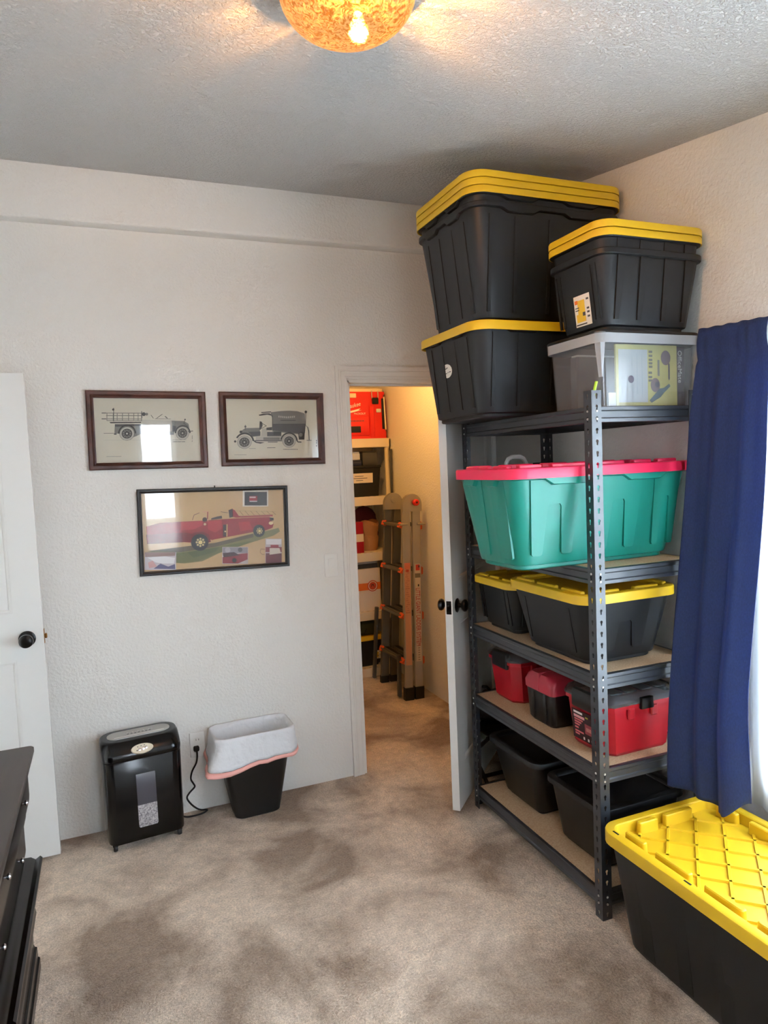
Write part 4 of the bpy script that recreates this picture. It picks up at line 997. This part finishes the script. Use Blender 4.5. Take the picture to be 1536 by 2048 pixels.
# ------------------------------------------------------------------ waste bin
wb = thing('waste_bin', 'black waste bin with white liner and pink drawstring folded over the rim', 'waste bin', (.575, 3.222, 0), .03)
q = M()
def wl(z, off=0.): k = z/.40; return rr(.105+.075*k+off, .070+.034*k+off, .035+.012*k, z, n=6, k=8)
q.loft([wl(0, -.006), wl(.006), wl(.38), wl(.392, .004), wl(.40, .004), wl(.40, -.001), wl(.38, -.003), wl(.012, -.004)]); obj('bin_body', q, 'black2', wb)
rnd = random.Random(3)
ph = [rnd.random()*6.28 for _ in range(8)]
def skirt(k_, z, base):
    pts = []
    for i, p in enumerate(wl(.40, base)):
        a = math.atan2(p[1], p[0]); amp = (.40-z)*.085
        wv = sum(math.sin(a*(j+2)*1.7+ph[j])*.5 for j in range(6))
        front = max(0, -math.sin(a)); left = max(0, -math.cos(a))
        off = 1+amp*(1.2+.9*wv*.6)+(.40-z)**2*(34*max(0, left-.35)*(.30+front)+4*front)+.012*math.sin(a*13+z*60)*(.40-z)*9+.022*(1-abs(math.sin(a*8.5+1.1+z*9)))**3*(.40-z)*9
        zz = z
        if z < .39: zz = .40-(.40-z)*(.80+.22*front+.25*left-.35*max(0, math.sin(a)))
        pts.append((p[0]*off, min(p[1]*off, .112-.0004*k_), zz+.006*wv*(.40-z)*4))
    return pts
ins = [[(p[0]*(1-.02*math.sin(5*math.atan2(p[1], p[0])+z*20)), p[1]*(1-.02*math.sin(5*math.atan2(p[1], p[0])+z*20)), z) for p in wl(z, -.008)] for z in (.08, .16, .24, .32, .385)]
loops = ins+[wl(.4055, -.003), wl(.407, .003), [(p[0], min(p[1], .1125), .4035) for p in wl(.40, .008)]]+[skirt(k_, z, .010) for k_, z in enumerate((.39, .37, .35, .33, .315, .300, .288))]
q = M().loft(loops, cap0=True, cap1=False); lo_ = obj('liner', q, 'liner', wb, smooth=70, fix=False)
md = lo_.modifiers.new('thickness', 'SOLIDIFY'); md.thickness = .0006; md.offset = 0
q = M().loft([skirt(7, .2875, .0115), skirt(8, .278, .0125), skirt(9, .270, .0125)], cap0=False, cap1=False); bd = obj('drawstring_band', q, 'pink', wb, smooth=70, fix=False)
md = bd.modifiers.new('thickness', 'SOLIDIFY'); md.thickness = .0008; md.offset = 0

# ------------------------------------------------------------------ dresser
dr = thing('dresser', 'dark glossy wood dresser in the left foreground with moulded drawers', 'dresser', (0, 0, 0))
Y0, Y1, XB = .95, 2.470, -.80
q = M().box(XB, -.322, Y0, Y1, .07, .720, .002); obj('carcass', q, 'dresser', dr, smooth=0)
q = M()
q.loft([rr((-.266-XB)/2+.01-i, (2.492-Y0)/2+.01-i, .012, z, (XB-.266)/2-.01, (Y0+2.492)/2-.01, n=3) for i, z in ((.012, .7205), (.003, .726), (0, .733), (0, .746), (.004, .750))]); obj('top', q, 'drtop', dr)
def molded(name, prof, y0, y1, parent=dr):
    q = M().loft([[(x, y, z) for x, z in prof] for y in (y0, y1)]); return obj(name, q, 'dresser', parent, smooth=40)
rows = [[(-.3225, .572), (-.300, .575), (-.2885, .585), (-.287, .60), (-.287, .69), (-.290, .700), (-.3225, .702)],
        [(-.3225, .405), (-.312, .408), (-.310, .42), (-.310, .50), (-.302, .53), (-.300, .555), (-.3225, .562)],
        [(-.3225, .185), (-.306, .190), (-.294, .205), (-.300, .235), (-.302, .27), (-.292, .32), (-.274, .352), (-.265, .372), (-.2635, .385), (-.270, .392), (-.284, .383), (-.297, .393), (-.3225, .395)]]
ym = (Y0+Y1)/2
for k, pr in enumerate(rows):
    spans = ((ym+.006, Y1-.012), (Y0+.012, ym-.006))
    for a, b in spans:
        d_ = molded('drawer', pr, a, b)
        zk = (.645, .47, .30)[k]; xk = (-.287, -.310, -.296)[k]
        for f_ in (.22, .78):
            q = M().lathe([(0, -.002), (.004, -.002), (.004, .003), (.007, .006), (.008, .010), (.006, .013), (0, .0145)], (xk, a+(b-a)*f_, zk), 'x', 16); obj('drawer_knob', q, 'chrome', d_)
molded('base_moulding', [(-.3225, .088), (-.312, .084), (-.309, .076), (-.303, .074), (-.302, .04), (-.297, .036), (-.296, .004), (-.3225, .004)], Y0, Y1+.012)
molded('lower_rail', [(-.3225, .178), (-.309, .176), (-.311, .092), (-.3225, .090)], Y0, Y1-.002)
for y in (Y0+.03, Y1-.03):
    for x in (XB+.03, -.36):
        q = M().box(x-.025, x+.025, y-.025, y+.025, 0, .0695, .003); obj('foot', q, 'dresser', dr)

# ------------------------------------------------------------------ closet contents
UX0, UX1, UY0, UY1 = 1.340, 2.038, 4.862, 5.24
CL = [.069, .506, .955, 1.379, 1.815]
un = thing('closet_shelving', 'cream plastic shelving unit at the back of the closet', 'shelving', ((UX0+UX1)/2, (UY0+UY1)/2, 0))
ux, uy = (UX1-UX0)/2, (UY1-UY0)/2
for z in CL:
    q = M(); q.box(-ux, ux, -uy, uy, z-.008, z, .001)
    for a in ((-ux, ux, -uy, -uy+.012), (-ux, ux, uy-.012, uy), (-ux, -ux+.012, -uy, uy), (ux-.012, ux, -uy, uy)): q.box(*a, z-.066, z-.006, .002)
    o = obj('shelf', q, 'cream', un, smooth=0)
    for i in range(14):
        q = M().box(-ux+.03+i*.047, -ux+.05+i*.047, -uy+.016, -uy+.022, z-.0005, z+.0006); obj('vent_slot', q, 'dgrey', o, smooth=0)
zz = [0]+CL
for sx in (-1, 1):
    for sy in (-1, 1):
        for a, b in zip(zz[:-1], zz[1:]):
            if b-a < .1: a, b = 0, CL[0]-.066
            else: b -= .066
            if b-a < .001: continue
            q = M().lathe([(.021, 0), (.017, .015), (.017, b-a-.015), (.021, b-a)], (sx*(ux-.024), sy*(uy-.024), a), 'z', 14); obj('post', q, 'cream', un)
# red modular tool box on the top shelf
pb = thing('modular_tool_box', 'bright red modular tool box with cream lid on the closet top shelf', 'tool box', (1.815, 5.02, CL[4]))
bw, bd_, bh_ = .212, .14, .350
q = M().loft([rr(bw, bd_, .03, .001, n=3), rr(bw, bd_, .03, .05, n=3), rr(bw-.012, bd_-.004, .03, .075, n=3), rr(bw-.012, bd_-.004, .03, bh_-.03, n=3), rr(bw-.004, bd_, .03, bh_-.015, n=3), rr(bw-.006, bd_, .03, bh_, n=3)]); obj('box_body', q, 'pack', pb, smooth=20)
q = M().loft([rr(bw-.012, bd_-.006, .04, bh_+.0005, n=4), rr(bw-.012, bd_-.006, .04, bh_+.022, n=4), rr(bw-.03, bd_-.03, .04, bh_+.034, n=4)]); obj('lid', q, 'cream', pb)
yf = -bd_-.001
q = M().box(.095, .145, yf-.012, yf+.006, bh_-.092, bh_-.045, .005); la = obj('latch', q, 'dark', pb)
for x in (.093, .143): q = M().box(x-.003, x+.003, yf-.008, yf+.004, bh_-.05, bh_+.006, .001); obj('latch_hook', q, 'chrome', la)
q = M().box(-.10, -.03, yf-.006, yf+.004, bh_-.045, bh_-.012, .004); obj('bracket', q, 'cream', pb)
q = M().box(bw-.040, bw-.022, yf+.002, yf+.02, .07, bh_-.05, .002); obj('side_slot', q, 'dark', pb)
q = M().tube([(bw-.012, yf+.004, .065), (bw-.018, yf+.004, bh_-.04)], .006, 8); obj('side_bar', q, 'cream', pb)
q = M().box(-.13, .065, yf-.010, yf+.004, .025, .165, .006); rp_ = obj('raised_panel', q, 'pack', pb)
q = M().box(-.10, -.005, yf-.0115, yf-.004, .045, .095, .008); obj('handle_opening', q, 'dark', rp_)
for i in range(10): q = M().box(-.095+i*.012, -.089+i*.012, yf-.0118, yf-.009, .128, .138); obj('ridge', q, 'dgrey', rp_, smooth=0)
q = M().box(.072, .108, yf-.008, yf+.004, .01, .24, .005); obj('rib', q, 'pack', pb)
q = M().box(.125, .165, yf-.006, yf+.004, .195, .222, .006); bg_ = obj('badge', q, 'lightgrey', pb)
text('lettering', 'Milwaukee', .044, 'paper', pb, (-.155, yf-.004, .212), (PI/2, 0, 0), sx=.85, shear=.3).rotation_euler = (PI/2, -.22, 0)
q = M().add([(-.13, yf-.004, .196), (.0, yf-.004, .226), (-.02, yf-.004, .212), (.01, yf-.004, .214), (-.12, yf-.004, .184), (-.08, yf-.004, .200)], [(0, 1, 2, 5), (5, 2, 3, 4)]); obj('logo_bolt', q, 'paper', pb, smooth=0, fix=False)
text('lettering', 'PACKOUT', .020, 'paper', pb, (-.055, yf-.004, .180), (PI/2, 0, 0))
# shelf 4: black crate, things on it
t = thing('crate', 'black crate with a cream paper label in the closet', 'crate', (1.80, 5.03, CL[3]))
q = M().loft([rr(.150, .115, .012, 0, n=2), rr(.165, .13, .012, .215, n=2), rr(.172, .137, .012, .22, n=2), rr(.172, .137, .012, .235, n=2), rr(.160, .125, .012, .235, n=2), rr(.145, .11, .012, .01, n=2)]); obj('crate_body', q, 'dark', t)
q = M().box(-.16, .095, -.1405, -.139, .105, .178, .0005); q.v = [(x, y+.016*(1-z/.235)-.002, z) for x, y, z in q.v]; lb = obj('paper_label', q, 'cream', t, smooth=0)
for i, (a, b) in enumerate(((-.05, .02), (-.06, .05), (-.04, .015))):
    q = M().box(a, b, -.1420, -.1414, .155-i*.016, .159-i*.016); q.v = [(x, y+.016*(1-z/.235)-.002, z) for x, y, z in q.v]; obj('writing', q, 'dgrey', lb, smooth=0)
for nm, lab, x0, x1, z0, z1, mt_ in (('storage_case', 'navy blue case on the black crate in the closet', -.165, .02, 0, .045, 'navy'), ('storage_case', 'pale grey case on the navy case in the closet', -.16, .01, .0455, .105, 'lightgrey'), ('storage_case', 'dark grey case at the right on the black crate', .03, .15, 0, .11, 'dgrey')):
    t = thing(nm, lab, 'case', (1.80, 5.03, CL[3]+.2355+z0), group='cases on the black crate')
    q = M().box(x0, x1, -.11, .11, 0, z1-z0-.012, .004); obj('case_body', q, mt_, t)
    q = M().box(x0+.003, x1-.003, -.107, .107, z1-z0-.0118, z1-z0, .003); obj('case_lid', q, mt_, t)
# shelf 3
t = thing('gift_box', 'red box with a cream band on the closet shelf', 'box', (1.765, 4.945, CL[2]))
q = M().box(-.10, .035, -.05, .05, 0, .235, .002); obj('box_body', q, 'red', t, smooth=0)
q = M().box(-.1005, .0355, -.0505, .0505, .085, .145, .001); obj('band', q, 'cream', t, smooth=0)
t = thing('paper_bag', 'crumpled brown paper bag on the closet shelf', 'bag', (1.895, 5.02, CL[2]))
q = M(); loops = []
for i, (z, r) in enumerate(((0, .055), (.02, .062), (.10, .066), (.12, .060), (.17, .075), (.20, .082), (.225, .07))):
    loops.append([(r*math.cos(a)*(1+.10*math.sin(4*a+i*1.3)), r*.8*math.sin(a)*(1+.10*math.sin(3*a+i)), z+(.015*math.sin(2*a) if i > 4 else 0)) for a in (2*PI*k/18 for k in range(18))])
q.loft(loops); obj('bag_body', q, 'brownbag', t, smooth=25)
t = thing('cloth_bundle', 'maroon cloth bundle behind the paper bag on the closet shelf', 'cloth', (1.90, 5.155, CL[2]))
q = M(); loops = []
for i in range(11):
    b = PI*i/10; loops.append([(max(.004, .12*math.sin(b))*math.cos(a)*(1+.12*math.sin(5*a+i)), .062*max(.03, math.sin(b))*math.sin(a)*(1+.1*math.sin(4*a+i)), .17-.17*math.cos(b)) for a in (2*PI*k/20 for k in range(20))])
q.loft(loops); obj('bundle', q, 'maroon', t)
t = thing('plastic_bag', 'crumpled white plastic bag behind the red box', 'bag', (1.655, 5.10, CL[2]))
q = M(); loops = []
for i in range(9):
    b = PI*i/8; loops.append([(max(.003, .075*math.sin(b))*math.cos(a)*(1+.2*math.sin(5*a+i)), .07*max(.03, math.sin(b))*math.sin(a)*(1+.15*math.sin(4*a+i*2)), .165-.165*math.cos(b)) for a in (2*PI*k/16 for k in range(16))])
q.loft(loops); obj('bag_body', q, 'liner', t, smooth=15)
# shelf 2
t = thing('cardboard_carton', 'white carton with orange stripe and round seal on the closet shelf', 'carton', (1.77, 5.03, CL[1]))
q = M().box(-.16, .150, -.135, .135, 0, .325, .002); obj('box_body', q, mat('white_carton', (226, 216, 204), .8), t, smooth=0)
q = M().box(-.1605, .1505, -.1356, .1356, .160, .215, .0005); obj('stripe', q, 'orangep', t, smooth=0)
q = M().lathe([(0, 0), (.043, 0), (.043, -.0012), (0, -.0012)], (.085, -.1358, .19), 'y', 28); se = obj('round_seal', q, mat('seal_red', (196, 70, 40), .6), t)
q = M().lathe([(.030, 0), (.036, 0), (.036, -.0006), (.030, -.0006)], (.085, -.1371, .19), 'y', 28, cap=False); obj('seal_ring', q, 'cream', se)
q = M().add([(.07, -.1376, .175), (.085, -.1376, .20), (.10, -.1376, .172), (.092, -.1376, .205), (.078, -.1376, .208)], [(0, 1, 4), (1, 2, 3)]); obj('seal_mark', q, 'dark', se, smooth=0, fix=False)
t = thing('flat_case', 'slim slate grey case lying on the white carton', 'case', (1.77, 5.02, CL[1]+.3255))
q = M().box(-.15, .14, -.11, .11, 0, .034, .005); obj('case_body', q, 'dgrey', t)
q = M().box(-.15, .14, -.11, .11, .0345, .05, .005); obj('case_lid', q, 'grey', t)
# bottom shelf
t = tote('storage_tote', 'black tote with yellow lid and label on the closet bottom shelf', 'tote', (1.53, 1.945, 4.885, 5.19, CL[0]), .235, 'dark', 'yellow', r=.03, tp=.02, group='black and yellow totes', lids=.034, tabs=False)
put_label(t, 'y-', t['hx'], t['hy'], .02, .235, .14, .085, .055, .065, 'sticker')
t = thing('work_bag', 'dark olive bag on the yellow tote lid in the closet', 'bag', (1.74, 5.03, CL[0]+.244))
q = M().loft([rr(.14, .09, .03, 0, n=4), rr(.17, .105, .04, .03, n=4), rr(.165, .10, .04, .085, n=4), rr(.13, .07, .04, .105, n=4)]); obj('bag_body', q, 'stretchfilm', t)
q = M().tube([(-.06, -.107, .05), (-.04, -.117, .02), (.04, -.117, .02), (.06, -.107, .05)], .006, 6); obj('strap', q, 'dark', t)
# dark stick leaning between the unit and the wall
t = thing('dark_pole', 'thin dark pole standing against the closet wall beside the shelving', 'pole', (2.0, 4.835, 0))
q = M().tube([(0, 0, .0), (.030, .0, 1.73)], .009, 8); obj('pole', q, 'dgrey', t)
q = M().lathe([(0, 0), (.012, 0), (.011, .03), (0, .03)], (0, 0, 0), 'z', 10); obj('tip', q, 'dark', t)

# ------------------------------------------------------------------ folding ladder
ld = thing('folding_ladder', 'folded aluminium ladder with orange rung brackets leaning on the closet wall', 'ladder', (1.88, 4.25, 0), rot=(0, .040, 0))
def rail(name, x, w_, y0, y1, d_, z0, z1, mt, parent=ld, b=.004):
    q = M(); q.loft([[(x-w_/2+i, y+i2, z), (x-w_/2+i2, y+i, z), (x+w_/2-i2, y+i, z), (x+w_/2-i, y+i2, z), (x+w_/2-i, y+d_-i2, z), (x+w_/2-i2, y+d_-i, z), (x-w_/2+i2, y+d_-i, z), (x-w_/2+i, y+d_-i2, z)] for y, z, i, i2 in ((y0, z0, 0, b), (y1, z1, 0, b))])
    return obj(name, q, mt, parent)
ZR = (1.195, .885, .575, .265)
for k, x in enumerate((-.036, .040)):
    fr = rail('front_rail', x, .060, 0, .045, .028, .058, 1.30, 'alum')
    q = M().loft([rr(.034, .022, .006, z, x, .014, n=2) for z in (.0, .085)]); obj('rubber_foot', q, 'dark', fr)
    rl = rail('rear_rail', x, .060, .44, .36, .028, .03, 1.30, 'alumd')
    q = M().loft([rr(.032, .020, .006, z, x, .454, n=2) for z in (.0, .05)]); obj('rubber_foot', q, 'dark', rl)
    for z in ZR:
        ya = .03+.045*z/1.3; yb = .435-.08*z/1.3
        q = M().box(x-.026, x+.026, ya, yb, z-.010, z+.010, .003); rg = obj('rung', q, 'alumd', ld)
        q = M().box(x-.012, x+.012, ya+.03, yb-.01, z+.0102, z+.0115); obj('tread', q, 'dark', rg, smooth=0)
        if k == 0:
            for y in (ya, yb):
                q = M().loft([[(x-.036, y-.03, z+.012), (x-.026, y-.03, z+.02), (x-.026, y+.035, z+.02), (x-.036, y+.035, z+.012)], [(x-.050, y-.018, z-.012), (x-.026, y-.018, z-.022), (x-.026, y+.022, z-.022), (x-.050, y+.022, z-.012)]]); obj('rung_bracket', q, 'orange', rg)
            q = M().box(x-.044, x-.028, ya, yb, z-.012, z+.008, .002); obj('outer_rung', q, 'alumd', rg)
        else:
            q = M().loft([[(x+.031, -.01+ya, z+.03), (x+.031, .035+ya, z+.03), (x+.031, .035+ya, z-.04), (x+.031, -.01+ya, z-.04)], [(x+.056, ya, z+.012), (x+.056, .03+ya, z+.012), (x+.056, .03+ya, z-.03), (x+.056, ya, z-.03)]]); obj('rung_bracket', q, 'orange', rg)
for y0, y1 in ((.53, .47), (.05, .06)):
    o = rail('outer_rail', -.082, .022, y0, y1, .035, .012, 0.56 if y0 > .3 else .30, 'dgrey'); 
for y, ymt, knob in ((.03, 'alum', True), (.352, 'alum', False)):
    q = M(); pr = [(-.068, 1.29), (.072, 1.29), (.072, 1.335)]+[(.002+.070*math.cos(a), 1.335+.075*math.sin(a)) for a in (PI*i/12 for i in range(1, 12))]+[(-.068, 1.335)]
    q.prism(pr, lambda u, v, d: (u, y+d, v), -.004, .036); hg = obj('hinge_plate', q, ymt, ld, smooth=30)
    if knob:
        q = M().lathe([(0, -.035), (.016, -.034), (.022, -.028), (.023, -.012), (.014, -.004), (0, -.004)], (.022, y, 1.352), 'y', 18); obj('hinge_knob', q, 'pack', hg)
        q = M().lathe([(0, -.0375), (.006, -.037), (.006, -.034), (0, -.034)], (.022, y, 1.352), 'y', 12); obj('knob_cap', q, 'dark', hg)
    else:
        q = M().lathe([(0, -.012), (.02, -.010), (.022, -.004), (0, -.004)], (0, y, 1.36), 'y', 16); obj('hinge_knob', q, 'alum', hg)
for x, s in ((-.036, -1), (.040, 1)):
    q = M().tube([(x+s*.0, .030, 1.205), (x+s*.055, .022, 1.203)], .009, 8); obj('lock_pin', q, 'alum', ld)
# warning label and brand lettering on the front rails
q = M()
def lrect(c, x0, x1, z0, z1, d): q.use(flat(c)).prism([(x0, z0), (x1, z0), (x1, z1), (x0, z1)], lambda u, v, dd: (u, .045*(v-.058)/1.242-dd, v), d-.0006, d)
lrect((206, 150, 112), -.058, -.014, .24, .94, .0012); lrect((216, 120, 86), -.058, -.014, .90, .94, .0016)
for i in range(22): lrect((168, 104, 76), -.052+.006*(i % 3), -.022-.005*(i % 4), .60+i*.0135, .604+i*.0135, .0018)
lrect((150, 96, 70), -.054, -.018, .596, .598, .0018); lrect((178, 60, 40), -.046, -.026, .878, .895, .002)
obj('warning_label', q, None, ld, smooth=0)
q = M(); lrect((214, 200, 178), .020, .060, .26, .93, .0012); lrect((196, 60, 44), .026, .056, .885, .925, .0016); lrect((120, 112, 96), .020, .060, .835, .865, .0018); lrect((50, 46, 44), .046, .056, .905, .918, .002); lrect((50, 46, 44), .040, .050, .775, .79, .002)
for i in range(7): lrect((120, 90, 60), .034, .048, .27+i*.016, .274+i*.016, .0018)
obj('brand_label', q, None, ld, smooth=0)
tx = text('lettering', 'LITTLE GIANT LADDER SYSTEM', .046, flat((176, 22, 20)), ld, (0, 0, 0), (0, 0, 0))
tx.matrix_local = Matrix.Translation((.0235, .045*(.765-.058)/1.242-.003, .765)) @ Matrix.Rotation(-.036, 4, 'X') @ Matrix.Rotation(PI/2, 4, 'Y') @ Matrix.Rotation(PI/2, 4, 'X') @ Matrix.Diagonal((.62, 1, 1, 1))
# lime strap on the clear bin
q = M().tube([(1.548, 1.915, ZT+.002), (1.552, 1.905, ZT+.06), (1.556, 1.90, ZT+.085)], .005, 6)
tag(obj('lime_pen', q, 'lime'), 'short lime green pen standing beside the clear bin', 'pen')
